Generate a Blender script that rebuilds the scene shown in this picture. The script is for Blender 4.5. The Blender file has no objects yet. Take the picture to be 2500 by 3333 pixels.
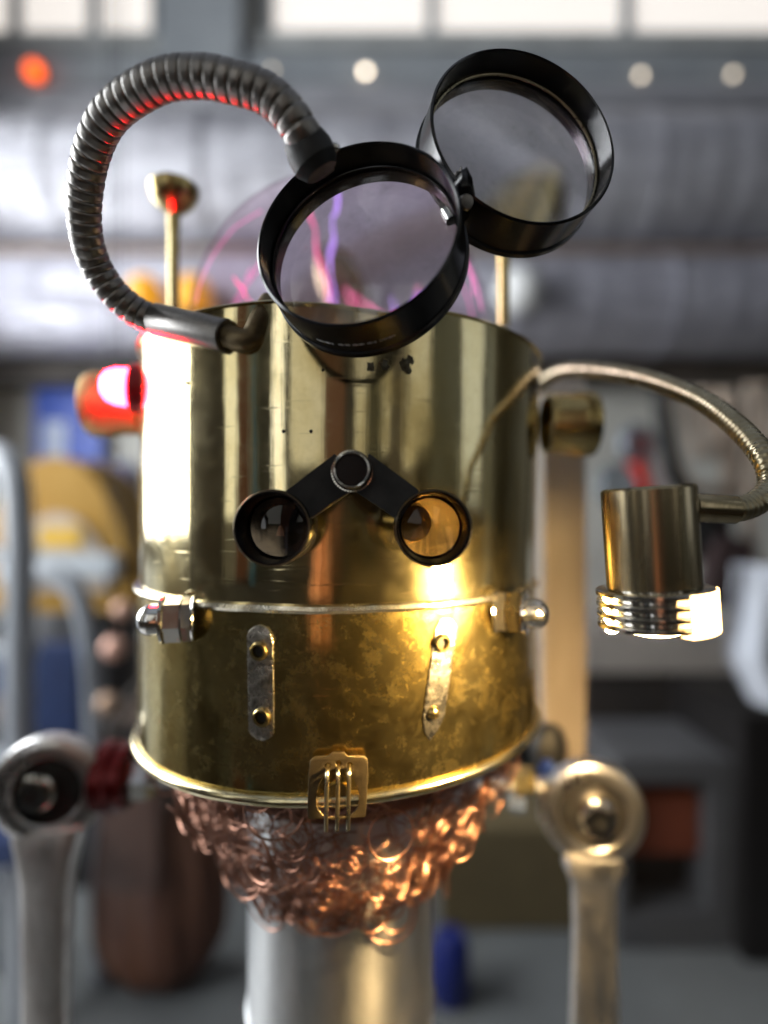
import bpy, bmesh, math, random
from mathutils import Vector, Matrix
random.seed(7)
S = bpy.context.scene
C = S.collection
PI = math.pi
R = math.radians

# ------------------------------------------------------------------ camera, world, exposure
ZC, F = 1.20, 1840.0
cd = bpy.data.cameras.new('camera'); cam = bpy.data.objects.new('camera', cd); C.objects.link(cam)
cam.location = (0, 0, ZC); cam.rotation_euler = (R(90), 0, 0)
cd.sensor_fit = 'VERTICAL'; cd.sensor_height = 36; cd.lens = 36*F/3333
cd.clip_start = 0.01; cd.clip_end = 60
cd.dof.use_dof = True; cd.dof.focus_distance = 0.187; cd.dof.aperture_fstop = 2.35
S.camera = cam
w = bpy.data.worlds.new('World'); S.world = w; w.use_nodes = True
w.node_tree.nodes['Background'].inputs[0].default_value = (.72, .78, .9, 1)
w.node_tree.nodes['Background'].inputs[1].default_value = 0.34
S.view_settings.view_transform = 'Standard'; S.view_settings.look = 'None'
S.view_settings.exposure = 0; S.view_settings.gamma = 1
S.cycles.use_denoising = True
S.cycles.caustics_reflective = False; S.cycles.caustics_refractive = False
S.cycles.max_bounces = 10; S.cycles.transparent_max_bounces = 16
S.cycles.sample_clamp_indirect = 20

def P(px, py, y):
    return Vector(((px-1250)/F*y, y, ZC+(1667-py)/F*y))

# ------------------------------------------------------------------ materials
def newmat(name):
    m = bpy.data.materials.new(name); m.use_nodes = True
    nt = m.node_tree
    return m, nt, nt.nodes['Principled BSDF']
def N(nt, kind, **kw):
    n = nt.nodes.new(kind)
    for k, v in kw.items():
        if k in n.inputs: n.inputs[k].default_value = v
        else: setattr(n, k, v)
    return n
def ramp(nt, src, stops):
    r = nt.nodes.new('ShaderNodeValToRGB'); nt.links.new(src, r.inputs[0])
    e = r.color_ramp.elements
    while len(e) > 1: e.remove(e[0])
    e[0].position = stops[0][0]; e[0].color = (*stops[0][1], 1)
    for p, c in stops[1:]:
        x = e.new(p); x.color = (*c, 1)
    return r
def coords(nt, scale=(1, 1, 1)):
    t = nt.nodes.new('ShaderNodeTexCoord'); m = nt.nodes.new('ShaderNodeMapping')
    nt.links.new(t.outputs['Object'], m.inputs[0]); m.inputs['Scale'].default_value = scale
    return m.outputs[0]
def mat(name, c1, c2=None, rough=.5, metal=0, scale=8, stretch=(1, 1, 1), bump=.1, rvar=.1, bd=.002, **kw):
    m, nt, b = newmat(name); c2 = c2 or tuple(x*.75 for x in c1)
    co = coords(nt, stretch)
    n = N(nt, 'ShaderNodeTexNoise', Scale=scale, Detail=6.0, Roughness=.6); nt.links.new(co, n.inputs['Vector'])
    r = ramp(nt, n.outputs[0], [(.35, c1), (.65, c2)]); nt.links.new(r.outputs[0], b.inputs['Base Color'])
    rr = ramp(nt, n.outputs[0], [(.3, (max(0.02, rough-rvar),)*3), (.7, (min(1, rough+rvar),)*3)])
    nt.links.new(rr.outputs[0], b.inputs['Roughness'])
    b.inputs['Metallic'].default_value = metal
    if bump:
        bp = N(nt, 'ShaderNodeBump', Strength=bump, Distance=bd); nt.links.new(n.outputs[0], bp.inputs['Height'])
        nt.links.new(bp.outputs[0], b.inputs['Normal'])
    for k, v in kw.items(): b.inputs[k.replace('_', ' ')].default_value = v
    return m
def emis(name, col, strength):
    m, nt, b = newmat(name)
    b.inputs['Base Color'].default_value = (*[min(.8, x*.6) for x in col], 1)
    b.inputs['Emission Color'].default_value = (*col, 1); b.inputs['Emission Strength'].default_value = strength
    return m

def brass_tarnished(name, dark_amt=.5, tint=1.0):
    m, nt, b = newmat(name)
    co = coords(nt); cs = coords(nt, (1, 1, .035)); cd_ = coords(nt, (1, 1, .5))
    big = N(nt, 'ShaderNodeTexNoise', Scale=22.0, Detail=7.0, Roughness=.6, Distortion=.3); nt.links.new(cd_, big.inputs['Vector'])
    fine = N(nt, 'ShaderNodeTexNoise', Scale=210.0, Detail=8.0, Roughness=.7, Distortion=1.0); nt.links.new(co, fine.inputs['Vector'])
    streak = N(nt, 'ShaderNodeTexNoise', Scale=260.0, Detail=5.0); nt.links.new(cs, streak.inputs['Vector'])
    vor = N(nt, 'ShaderNodeTexVoronoi', Scale=170.0, feature='SMOOTH_F1'); nt.links.new(co, vor.inputs['Vector'])
    tt = lambda c_: (c_[0]*tint, c_[1]*tint**1.2, c_[2]*tint**2.1)
    base = ramp(nt, big.outputs[0], [(.28, tt((.80, .71, .46))), (.48, tt((.72, .61, .34))), (.64, tt((.56, .43, .18))), (.82, tt((.42, .29, .10)))])
    spots = ramp(nt, fine.outputs[0], [(.36, (.62, .5, .26)), (.48, (1, 1, 1)), (.62, (1, 1, 1)), (.68, (.72, .66, .5))])
    mx = N(nt, 'ShaderNodeMixRGB', blend_type='MULTIPLY'); mx.inputs[0].default_value = .5*dark_amt
    nt.links.new(base.outputs[0], mx.inputs[1]); nt.links.new(spots.outputs[0], mx.inputs[2])
    nt.links.new(mx.outputs[0], b.inputs['Base Color'])
    b.inputs['Metallic'].default_value = 1
    # roughness: polished with cloudy patches
    rb = ramp(nt, big.outputs[0], [(.35, (.045,)*3), (.55, (.09+.06*dark_amt,)*3), (.75, (.20+.1*dark_amt,)*3)])
    rf = ramp(nt, fine.outputs[0], [(.5, (0,)*3), (.72, (.22*dark_amt,)*3)])
    add = N(nt, 'ShaderNodeMath', operation='ADD'); nt.links.new(rb.outputs[0], add.inputs[0]); nt.links.new(rf.outputs[0], add.inputs[1])
    nt.links.new(add.outputs[0], b.inputs['Roughness'])
    b.inputs['Coat Weight'].default_value = .0
    b1 = N(nt, 'ShaderNodeBump', Strength=.10, Distance=.0003); nt.links.new(streak.outputs[0], b1.inputs['Height'])
    b2 = N(nt, 'ShaderNodeBump', Strength=.05, Distance=.0005); nt.links.new(vor.outputs[0], b2.inputs['Height'])
    nt.links.new(b1.outputs[0], b2.inputs['Normal'])
    # hairline scratches and a slow wobble in the sheet
    prev = b2
    for rot, sc_ in ((.5, 34.0), (-.9, 27.0), (1.3, 22.0)):
        t_ = nt.nodes.new('ShaderNodeTexCoord'); mp = nt.nodes.new('ShaderNodeMapping'); nt.links.new(t_.outputs['Object'], mp.inputs[0])
        mp.inputs['Rotation'].default_value = (0, rot, rot*.4); mp.inputs['Scale'].default_value = (1, 1, 22)
        sn = N(nt, 'ShaderNodeTexNoise', Scale=sc_, Detail=2.0); nt.links.new(mp.outputs[0], sn.inputs['Vector'])
        sr_ = ramp(nt, sn.outputs[0], [(.68, (0,)*3), (.72, (1,)*3), (.76, (0,)*3)])
        sb = N(nt, 'ShaderNodeBump', Strength=.07, Distance=.0002); nt.links.new(sr_.outputs[0], sb.inputs['Height']); nt.links.new(prev.outputs[0], sb.inputs['Normal']); prev = sb
    wn = N(nt, 'ShaderNodeTexNoise', Scale=16.0, Detail=1.5); nt.links.new(cd_, wn.inputs['Vector'])
    wb = N(nt, 'ShaderNodeBump', Strength=.8, Distance=.0015); nt.links.new(wn.outputs[0], wb.inputs['Height']); nt.links.new(prev.outputs[0], wb.inputs['Normal'])
    b2 = wb
    nt.links.new(b2.outputs[0], b.inputs['Normal'])
    # a thin lacquer of dull oxide: second, wide lobe
    g = N(nt, 'ShaderNodeBsdfAnisotropic', Roughness=.36); nt.links.new(mx.outputs[0], g.inputs[0]); nt.links.new(b2.outputs[0], g.inputs['Normal'])
    cl = N(nt, 'ShaderNodeTexNoise', Scale=70.0, Detail=12.0, Roughness=.78, Distortion=.2); nt.links.new(co, cl.inputs['Vector'])
    wr = ramp(nt, cl.outputs[0], [(.36, (.08*dark_amt,)*3), (.50, (.20*dark_amt,)*3), (.60, (.46*dark_amt,)*3), (.74, (.30*dark_amt,)*3)])
    ms = nt.nodes.new('ShaderNodeMixShader'); nt.links.new(wr.outputs[0], ms.inputs[0]); nt.links.new(b.outputs[0], ms.inputs[1]); nt.links.new(g.outputs[0], ms.inputs[2])
    nt.links.new(ms.outputs[0], nt.nodes['Material Output'].inputs[0])
    return m

M = {}
M['brass_up'] = brass_tarnished('polished_brass', .2)
M['brass_low'] = brass_tarnished('tarnished_brass', .8, .70)
M['brass'] = mat('plain_brass', (.62, .5, .24), (.42, .31, .12), .22, 1, 60, (1, 1, .3), .08, .08)
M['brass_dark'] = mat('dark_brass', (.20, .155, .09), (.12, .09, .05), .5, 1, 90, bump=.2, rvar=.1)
M['brass_brush'] = mat('brushed_brass', (.46, .38, .24), (.36, .29, .17), .24, 1, 300, (1, 1, .02), .15, .06, .0004)
M['bronze'] = mat('grey_bronze', (.27, .255, .24), (.19, .18, .17), .38, 1, 120, bump=.2, rvar=.1, bd=.0005)
M['bronze_lt'] = mat('pale_bronze', (.46, .41, .28), (.32, .27, .17), .3, 1, 120, bump=.15, rvar=.08, bd=.0005)
M['solder'] = mat('old_solder', (.72, .68, .6), (.07, .06, .045), .3, 1, 230, bump=.6, rvar=.15, bd=.001)
M['bead'] = mat('bead_brass', (.8, .72, .48), (.55, .45, .22), .2, 1, 90, bump=.2, rvar=.08, bd=.0008)
M['seam'] = mat('seam_metal', (.85, .8, .66), (.5, .44, .32), .22, 1, 140, bump=.4, rvar=.1, bd=.0008)
M['black'] = mat('black_anodised', (.008, .008, .009), (.005, .005, .006), .22, 0, 60, bump=.01, rvar=.03, Specular_IOR_Level=.4)
M['blackmat'] = mat('matt_black', (.008, .008, .008), (.004, .004, .004), .6, 0, 150, bump=.1)
M['chrome'] = mat('worn_chrome', (.82, .81, .78), (.66, .64, .6), .14, 1, 110, bump=.1, rvar=.08, bd=.0005)
M['steel'] = mat('satin_steel', (.74, .73, .72), (.58, .57, .56), .3, 1, 60, (1, 1, .3), .15, .08)
M['handle'] = mat('worn_steel', (.8, .78, .76), (.56, .54, .52), .42, 1, 90, (1, 1, .4), .35, .14)
M['brass_satin'] = mat('satin_brass', (.62, .5, .24), (.5, .38, .17), .5, 1, 60)
M['pipe'] = mat('galvanised_pipe', (.66, .67, .67), (.5, .5, .5), .36, 1, 45, (1, 1, .5), .2, .08, .0006)
m_ = M['pipe']; nt_ = m_.node_tree; b_ = nt_.nodes['Principled BSDF']; b_.inputs['Anisotropic'].default_value = .85; b_.inputs['Anisotropic Rotation'].default_value = .25
tg = N(nt_, 'ShaderNodeTangent', direction_type='RADIAL', axis='Z'); nt_.links.new(tg.outputs[0], b_.inputs['Tangent'])
M['copper'] = mat('copper_wire', (.44, .235, .165), (.25, .115, .075), .4, 1, 90, bump=.1, rvar=.08)
M['redano'] = mat('red_anodised', (.11, .006, .006), (.07, .004, .004), .3, .6, 60)
M['blueano'] = mat('blue_plastic', (.03, .06, .22), None, .4, 0, 30)
M['text'] = mat('white_print', (.55, .53, .52), (.2, .2, .2), .6, 0, 500)
M['grime'] = mat('dark_crumbs', (.06, .05, .035), (.22, .2, .14), .45, .6, 300, bump=.6)

# clear lens glass
def glass(name, col=(1, 1, 1), rough=0.0, ior=1.5):
    m, nt, b = newmat(name)
    b.inputs['Base Color'].default_value = (*col, 1); b.inputs['Transmission Weight'].default_value = 1
    b.inputs['Roughness'].default_value = rough; b.inputs['IOR'].default_value = ior
    co = coords(nt); n = N(nt, 'ShaderNodeTexNoise', Scale=420.0, Detail=3.0); nt.links.new(co, n.inputs['Vector'])
    r = ramp(nt, n.outputs[0], [(.5, (rough,)*3), (.8, (rough+.02,)*3)]); nt.links.new(r.outputs[0], b.inputs['Roughness'])
    return m
M['lens'] = glass('lens_glass', (.84, .83, .84))
m_ = M['lens']; nt_ = m_.node_tree; co_ = coords(nt_, (1, 1, 1)); d1 = N(nt_, 'ShaderNodeTexNoise', Scale=70.0, Detail=10.0, Roughness=.8); nt_.links.new(co_, d1.inputs['Vector'])
dr_ = ramp(nt_, d1.outputs[0], [(.40, (.035,)*3), (.58, (.10,)*3), (.66, (.17,)*3)]); df_ = N(nt_, 'ShaderNodeBsdfDiffuse', Color=(.6, .58, .6, 1))
mx_ = nt_.nodes.new('ShaderNodeMixShader'); nt_.links.new(dr_.outputs[0], mx_.inputs[0]); nt_.links.new(nt_.nodes['Principled BSDF'].outputs[0], mx_.inputs[1]); nt_.links.new(df_.outputs[0], mx_.inputs[2])
nt_.links.new(mx_.outputs[0], nt_.nodes['Material Output'].inputs[0])
M['redglass'] = glass('red_lamp_glass', (.9, .02, .04), .08)
def thin_glass(name, tint):
    m = bpy.data.materials.new(name); m.use_nodes = True; nt = m.node_tree; nt.nodes.clear()
    o = nt.nodes.new('ShaderNodeOutputMaterial'); t = N(nt, 'ShaderNodeBsdfTransparent', Color=(*tint, 1))
    g = N(nt, 'ShaderNodeBsdfGlossy', Roughness=.05); f = N(nt, 'ShaderNodeLayerWeight', Blend=.02)
    mu = N(nt, 'ShaderNodeMath', operation='MULTIPLY'); mu.inputs[1].default_value = .4; nt.links.new(f.outputs['Fresnel'], mu.inputs[0])
    mx = nt.nodes.new('ShaderNodeMixShader'); nt.links.new(mu.outputs[0], mx.inputs[0])
    nt.links.new(t.outputs[0], mx.inputs[1]); nt.links.new(g.outputs[0], mx.inputs[2]); nt.links.new(mx.outputs[0], o.inputs[0])
    return m
M['dome'] = thin_glass('thin_globe_glass', (.97, .90, .95))
M['pink'] = emis('pink_plasma', (1, .14, .36), 1.7)
M['purple'] = emis('violet_plasma', (.52, .30, 1), 2.2)
M['glowpink'] = emis('plasma_electrode', (.6, .15, .25), .12)
M['warmbulb'] = emis('warm_led', (1, .67, .25), 6500)
M['warmdown'] = emis('warm_led_face', (1, .68, .32), 2200)
M['warmrim'] = emis('warm_led_rim', (1, .62, .24), 14)
M['redbulb'] = emis('red_led', (1, .0045, .012), 260)

# ------------------------------------------------------------------ mesh builder
class MB:
    def __init__(s): s.v = []; s.f = []
    def add(s, vs, fs):
        o = len(s.v); s.v += [Vector(v) for v in vs]; s.f += [tuple(i+o for i in f) for f in fs]; return s
    def box(s, a, b, bev=0):
        x0, y0, z0 = [min(p, q) for p, q in zip(a, b)]; x1, y1, z1 = [max(p, q) for p, q in zip(a, b)]
        if not bev:
            return s.add([(x0,y0,z0),(x1,y0,z0),(x1,y1,z0),(x0,y1,z0),(x0,y0,z1),(x1,y0,z1),(x1,y1,z1),(x0,y1,z1)],
                  [(0,3,2,1),(4,5,6,7),(0,1,5,4),(1,2,6,5),(2,3,7,6),(3,0,4,7)])
        bm = bmesh.new(); bmesh.ops.create_cube(bm, size=1)
        for v in bm.verts: v.co = Vector(((x0+x1)/2+v.co.x*(x1-x0), (y0+y1)/2+v.co.y*(y1-y0), (z0+z1)/2+v.co.z*(z1-z0)))
        bmesh.ops.bevel(bm, geom=bm.edges[:], offset=bev, segments=2, affect='EDGES')
        bm.verts.index_update()
        s.add([v.co.copy() for v in bm.verts], [[v.index for v in f.verts] for f in bm.faces]); bm.free(); return s
    def lathe(s, prof, org=(0,0,0), axis=(0,0,1), seg=48, a0=0, a1=2*PI, closed=False, ref=None):
        # prof: (radius, height along axis)
        fr = frame(axis, ref); org = Vector(org); full = abs(a1-a0-2*PI) < 1e-6
        n = seg if full else seg+1; vs = []
        for r, h in prof:
            for i in range(n):
                a = a0+(a1-a0)*i/seg
                vs.append(org+fr @ Vector((r*math.cos(a), r*math.sin(a), h)))
        fs = []; m = len(prof)
        for j in range(m if closed else m-1):
            k = (j+1) % m
            for i in range(seg):
                i2 = (i+1) % n
                fs.append((j*n+i, j*n+i2, k*n+i2, k*n+i))
        return s.add(vs, fs)
    def tube(s, pts, rad, seg=16, cap=True, closed=False):
        pts = [Vector(p) for p in pts]; n = len(pts)
        if not hasattr(rad, '__len__'): rad = [rad]*n
        t0 = (pts[1]-pts[0]).normalized(); u = t0.orthogonal().normalized(); vs = []
        for i, p in enumerate(pts):
            if closed: t = (pts[(i+1) % n]-pts[i-1]).normalized()
            else: t = (pts[min(i+1, n-1)]-pts[max(i-1, 0)]).normalized()
            u = (u-t*u.dot(t)).normalized(); b = t.cross(u)
            for k in range(seg):
                a = 2*PI*k/seg; vs.append(p+(u*math.cos(a)+b*math.sin(a))*rad[i])
        fs = []
        for i in range(n if closed else n-1):
            j = (i+1) % n
            for k in range(seg):
                k2 = (k+1) % seg; fs.append((i*seg+k, i*seg+k2, j*seg+k2, j*seg+k))
        if cap and not closed:
            fs.append(tuple(range(seg))[::-1]); fs.append(tuple((n-1)*seg+k for k in range(seg)))
        return s.add(vs, fs)
    def torus(s, org, axis, Rr, r, seg=48, sub=10):
        pr = [(Rr+r*math.cos(2*PI*k/sub), r*math.sin(2*PI*k/sub)) for k in range(sub)]
        return s.lathe(pr, org, axis, seg, closed=True)
    def blob(s, c, r, seg=12, jit=.2):
        c = Vector(c); vs = []; fs = []; m = seg//2
        for j in range(m+1):
            for i in range(seg):
                th = PI*j/m; a = 2*PI*i/seg
                rr = 1+(random.uniform(-jit, jit) if 0 < j < m else 0)
                vs.append(c+Vector((r[0]*math.sin(th)*math.cos(a)*rr, r[1]*math.sin(th)*math.sin(a)*rr, r[2]*math.cos(th)*rr)))
        for j in range(m):
            for i in range(seg): fs.append((j*seg+i, (j+1)*seg+i, (j+1)*seg+(i+1) % seg, j*seg+(i+1) % seg))
        return s.add(vs, fs)
    def prism(s, poly, org, fr, h0, h1):
        org = Vector(org); n = len(poly)
        vs = [org+fr @ Vector((x, y, h0)) for x, y in poly]+[org+fr @ Vector((x, y, h1)) for x, y in poly]
        return s.add(vs, [tuple(range(n))[::-1], tuple(range(n, 2*n))]+[(i, (i+1) % n, n+(i+1) % n, n+i) for i in range(n)])

def frame(axis, ref=None):
    z = Vector(axis).normalized(); x = Vector(ref) if ref else (Vector((0, 0, 1)) if abs(z.z) < .9 else Vector((1, 0, 0)))
    x = (x-z*x.dot(z)).normalized(); y = z.cross(x)
    return Matrix((x, y, z)).transposed()
def frame_xyz(x, y, z): return Matrix((Vector(x), Vector(y), Vector(z))).transposed()

WO = {}    # world origin of each object
def origin_of(o): return WO[o.name] if o is not None else Vector((0, 0, 0))
def link(name, me, parent, org):
    o = bpy.data.objects.new(name, me); C.objects.link(o)
    o.parent = parent; org = Vector(org); o.location = org-origin_of(parent); WO[o.name] = org
    return o
def part(name, mb, m, parent=None, org=None, smooth=True, label=None, ang=35, clean=True):
    org = Vector(org) if org is not None else origin_of(parent)
    me = bpy.data.meshes.new(name)
    me.from_pydata([v-org for v in mb.v], [], mb.f)
    bm = bmesh.new(); bm.from_mesh(me)
    bmesh.ops.remove_doubles(bm, verts=bm.verts, dist=1e-6)
    bmesh.ops.recalc_face_normals(bm, faces=bm.faces); bm.to_mesh(me); bm.free()
    if smooth:
        me.shade_smooth(); me.set_sharp_from_angle(angle=R(ang))
    me.materials.append(M[m] if isinstance(m, str) else m)
    o = link(name, me, parent, org)
    if label: o['label'] = label
    return o
def thing(name, label, cat, org, group=None):
    o = bpy.data.objects.new(name, None); C.objects.link(o); o.location = org; WO[o.name] = Vector(org)
    o.empty_display_size = .05
    return tag(o, label, cat, group)
def tag(o, label, cat, group=None):
    o['label'] = label; o['category'] = cat
    if group: o['group'] = group
    return o
def struct(name, mb, m, org=(0, 0, 0), **k):
    o = part(name, mb, m, None, org, **k); o['kind'] = 'structure'; return o
def catmull(pts, n):
    pts = [Vector(p) for p in pts]; P_ = [2*pts[0]-pts[1]]+pts+[2*pts[-1]-pts[-2]]; out = []
    for i in range(1, len(P_)-2):
        a, b, c, d = P_[i-1:i+3]
        for k in range(n):
            t = k/n; out.append(.5*((2*b)+(c-a)*t+(2*a-5*b+4*c-d)*t*t+(3*b-a-3*c+d)*t**3))
    out.append(pts[-1]); return out
def resample(pts, step):
    out = [pts[0]]; acc = 0
    for a, b in zip(pts, pts[1:]):
        L = (b-a).length
        while acc+L >= step:
            t = (step-acc)/L; a = a.lerp(b, t); out.append(a); L = (b-a).length; acc = 0
        acc += L
    return out
def curve_mesh(splines, extrude, bevel=0, res=4):
    cu = bpy.data.curves.new('outline', 'CURVE'); cu.dimensions = '2D'; cu.fill_mode = 'BOTH'
    cu.extrude = extrude; cu.bevel_depth = bevel; cu.bevel_resolution = 2
    for sp in splines:
        s = cu.splines.new('POLY'); s.points.add(len(sp)-1); s.use_cyclic_u = True
        for p, q in zip(s.points, sp): p.co = (q[0], q[1], 0, 1)
    o = bpy.data.objects.new('outline', cu); me = bpy.data.meshes.new_from_object(o)
    mb = MB(); vs = [v.co.copy() for v in me.vertices]; fs = [tuple(p.vertices) for p in me.polygons]
    bpy.data.objects.remove(o); bpy.data.curves.remove(cu); bpy.data.meshes.remove(me)
    return vs, fs
def place(vsfs, org, fr):
    vs, fs = vsfs; mb = MB(); mb.add([Vector(org)+fr @ v for v in vs], fs); return mb
def circ(cx, cy, rx, ry=None, n=32, a0=0, a1=2*PI):
    ry = ry or rx; full = abs(a1-a0-2*PI) < 1e-6
    return [(cx+rx*math.cos(a0+(a1-a0)*i/(n if full else n-1)), cy+ry*math.sin(a0+(a1-a0)*i/(n if full else n-1))) for i in range(n)]

# ------------------------------------------------------------------ the room (what the photo shows, and what the brass mirrors)
exec_room = True
M['concrete'] = mat('concrete_floor', (.165, .175, .175), (.125, .13, .13), .7, 0, 3, bump=.2)
M['whitewash'] = mat('whitewashed_wall', (.62, .61, .56), (.5, .49, .45), .8, 0, 2.5, bump=.2)
M['greypaint'] = mat('grey_paint', (.34, .36, .38), (.26, .28, .30), .6, 0, 3)
M['darkwood'] = mat('dark_wood', (.07, .055, .045), (.035, .028, .022), .6, 0, 6, (1, 1, .2))
M['brownwall'] = mat('brown_wall', (.08, .068, .045), (.045, .04, .028), .7, 0, 1.2, bump=.2)
M['palewood'] = mat('pale_wood', (.44, .34, .25), (.33, .25, .18), .55, 0, 9, (1, 1, .15))
M['win_back'] = emis('back_window_daylight', (1, .93, .86), .8)
M['win_left'] = emis('left_window_daylight', (.93, .97, 1), 11.5)
M['win_front'] = emis('front_window_daylight', (1, .98, .9), 1.15)
YB = 3.0
def px(v): return v*YB/F
struct('floor', MB().box((-3.2, -3, -.05), (3.4, 3.2, 0)), 'concrete')
struct('back_wall', MB().box((-3.2, YB+.06, 0), (3.4, YB+.2, 4.6)), 'whitewash')
struct('left_wall', MB().box((-2.25, -3, 0), (-2.1, YB, 4.6)), 'whitewash')
struct('right_wall', MB().box((2.9, -3, 0), (3.05, YB, 4.6)), 'brownwall')
struct('front_wall', MB().box((-2.1, -2.6, 0), (2.9, -2.45, 4.6)), 'brownwall')

def boards(yt, yb, cols, x0=-2.1, x1=2.9, th=.05):
    pass
# big rounded foil ducts across the far wall
struct('upper_wall', MB().box((-3.2, YB+.02, P(0, 1190, YB).z), (3.4, YB+.055, P(0, 172, YB).z)), 'greypaint')
def duct_mat(name, c1, c2):
    m, nt, b = newmat(name); co = coords(nt, (.8, 3, 5)); n1 = N(nt, 'ShaderNodeTexNoise', Scale=4.0, Detail=7.0, Roughness=.65, Distortion=.5); nt.links.new(co, n1.inputs['Vector'])
    r = ramp(nt, n1.outputs[0], [(.3, c1), (.7, c2)]); nt.links.new(r.outputs[0], b.inputs['Base Color']); b.inputs['Metallic'].default_value = .55; b.inputs['Roughness'].default_value = .42
    bp = N(nt, 'ShaderNodeBump', Strength=.7, Distance=.05); nt.links.new(n1.outputs[0], bp.inputs['Height']); nt.links.new(bp.outputs[0], b.inputs['Normal']); return m
def duct(yc, rpx, label, c1, c2, x0=-2.08, x1=2.88):
    Yd = YB-.02-rpx*1.5e-3; c = P(0, yc, Yd); r = rpx/F*Yd
    t = thing('foil_duct', label, 'duct', (0, Yd, c.z), 'foil ducts across the far wall')
    x = x0; k = 0; m = duct_mat('duct_foil', c1, c2)
    while x < x1:
        e = min(x1, x+random.uniform(.55, .8)); prof = []
        n_ = 14
        for i in range(n_+1): prof.append((r*(1+.012*math.sin(i*1.9+k*2)+random.uniform(-.006, .006)), (e-x-.03)*i/n_))
        part('duct_length', MB().lathe(prof, (x, Yd, c.z), (1, 0, 0), 40), m, t)
        if e < x1: part('duct_joint', MB().lathe([(r*.99, 0), (r*1.035, .004), (r*1.035, .026), (r*.99, .03)], (e-.03, Yd, c.z), (1, 0, 0), 40), m, t)
        x = e; k += 1
duct(352, 62, 'slim pale foil duct just under the light grey beam', (.5, .5, .53), (.36, .36, .39))
duct(610, 205, 'large silver foil duct across the middle of the far wall', (.56, .56, .60), (.36, .35, .39))
duct(985, 172, 'lower silver foil duct just above the dark beam', (.56, .56, .63), (.36, .35, .41))
o = part('conduit', MB().tube([P(-200, 812, YB-.5), P(2800, 812, YB-.5)], .016, 12), mat('brown_conduit', (.28, .2, .15), None, .5)); tag(o, 'thin brown conduit running between the two big foil ducts', 'pipe')
# small clutter on the far bench
bz = P(0, 2200, 2.3).z
for i_, (x, h, r, c_, lab) in enumerate([(1985, .16, .05, (.45, .08, .03), 'red paint tin on the far bench under the work lamp'), (2120, .11, .06, (.5, .5, .46), 'squat cream tin on the far bench'), (2230, .2, .035, (.03, .12, .25), 'tall blue bottle tin on the far bench'),
        (2330, .13, .055, (.35, .3, .06), 'mustard tin on the far bench'), (340, .17, .05, (.08, .2, .09), 'green tin on the far bench left of the brass head'), (160, .12, .06, (.42, .4, .38), 'pale tin on the far bench at the left')]):
    q = Vector((P(x, 0, 2.4).x, 2.4, bz)); t = thing('paint_tin', lab, 'tin', q)
    part('tin_body', MB().lathe([(0, .001), (r, .001), (r, h*.9), (r*.97, h*.92), (r*.97, h), (0, h)], q, (0, 0, 1), 24), mat('tin_paint', c_, None, .4, 0, 9), t)
    part('tin_lid', MB().lathe([(0, h+.001), (r*.9, h+.001), (r*.9, h+.012), (0, h+.012)], q, (0, 0, 1), 24), 'steel', t)
# wall beam and shadowed ledge under the planks
o = part('wall_beam', MB().box((-2.1, YB-.16, P(0, 1245, YB-.16).z), (2.9, YB-.02, P(0, 1165, YB-.16).z)), 'darkwood'); tag(o, 'dark timber beam running along the far wall under the grey planks', 'beam')
o = part('wall_beam', MB().box((-2.1, YB-.10, P(0, 285, YB-.1).z), (2.9, YB+.05, P(0, 170, YB-.1).z)), 'greypaint'); tag(o, 'light grey painted beam under the far windows carrying small round lights', 'beam')
o = part('wall_post', MB().box((P(520, 0, YB-.13).x, YB-.15, P(0, 420, YB).z), (P(780, 0, YB-.13).x, YB-.101, 4.3)), 'greypaint'); tag(o, 'wide pale grey post between the two far window groups', 'post')
struct('lintel', MB().box((-2.1, YB-.04, P(0, 170, YB).z), (2.9, YB+.05, P(0, 128, YB).z)), mat('pale_lintel', (.5, .51, .5), None, .6))
def window(px0, px1, mull, label):
    xa, xb = P(px0, 0, YB).x, P(px1, 0, YB).x; z0, z1 = P(0, 112, YB).z, 4.3
    t = thing('window', label, 'window', (xa, YB, z0))
    part('window_frame', MB().box((xa-.03, YB-.02, z0-.04), (xb+.03, YB+.05, z0)).box((xa-.03, YB-.02, z0+.001), (xa, YB+.05, z1)).box((xb, YB-.02, z0+.001), (xb+.03, YB+.05, z1)), 'greypaint', t)
    xs = [xa]+[P(m_, 0, YB).x for m_ in mull]+[xb]
    for m_ in xs[1:-1]: part('mullion', MB().box((m_-.028, YB-.015, z0), (m_+.028, YB+.05, z1)), 'greypaint', t)
    for a, b_ in zip(xs, xs[1:]): part('pane', MB().box((a+.001, YB+.02, z0), (b_-.001, YB+.03, z1)), 'win_back', t)
window(-120, 495, (50, 305), 'high lit window at the upper left with narrow panes')
window(890, 2700, (1405, 2040), 'long high lit window at the upper right with wide panes')

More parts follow.
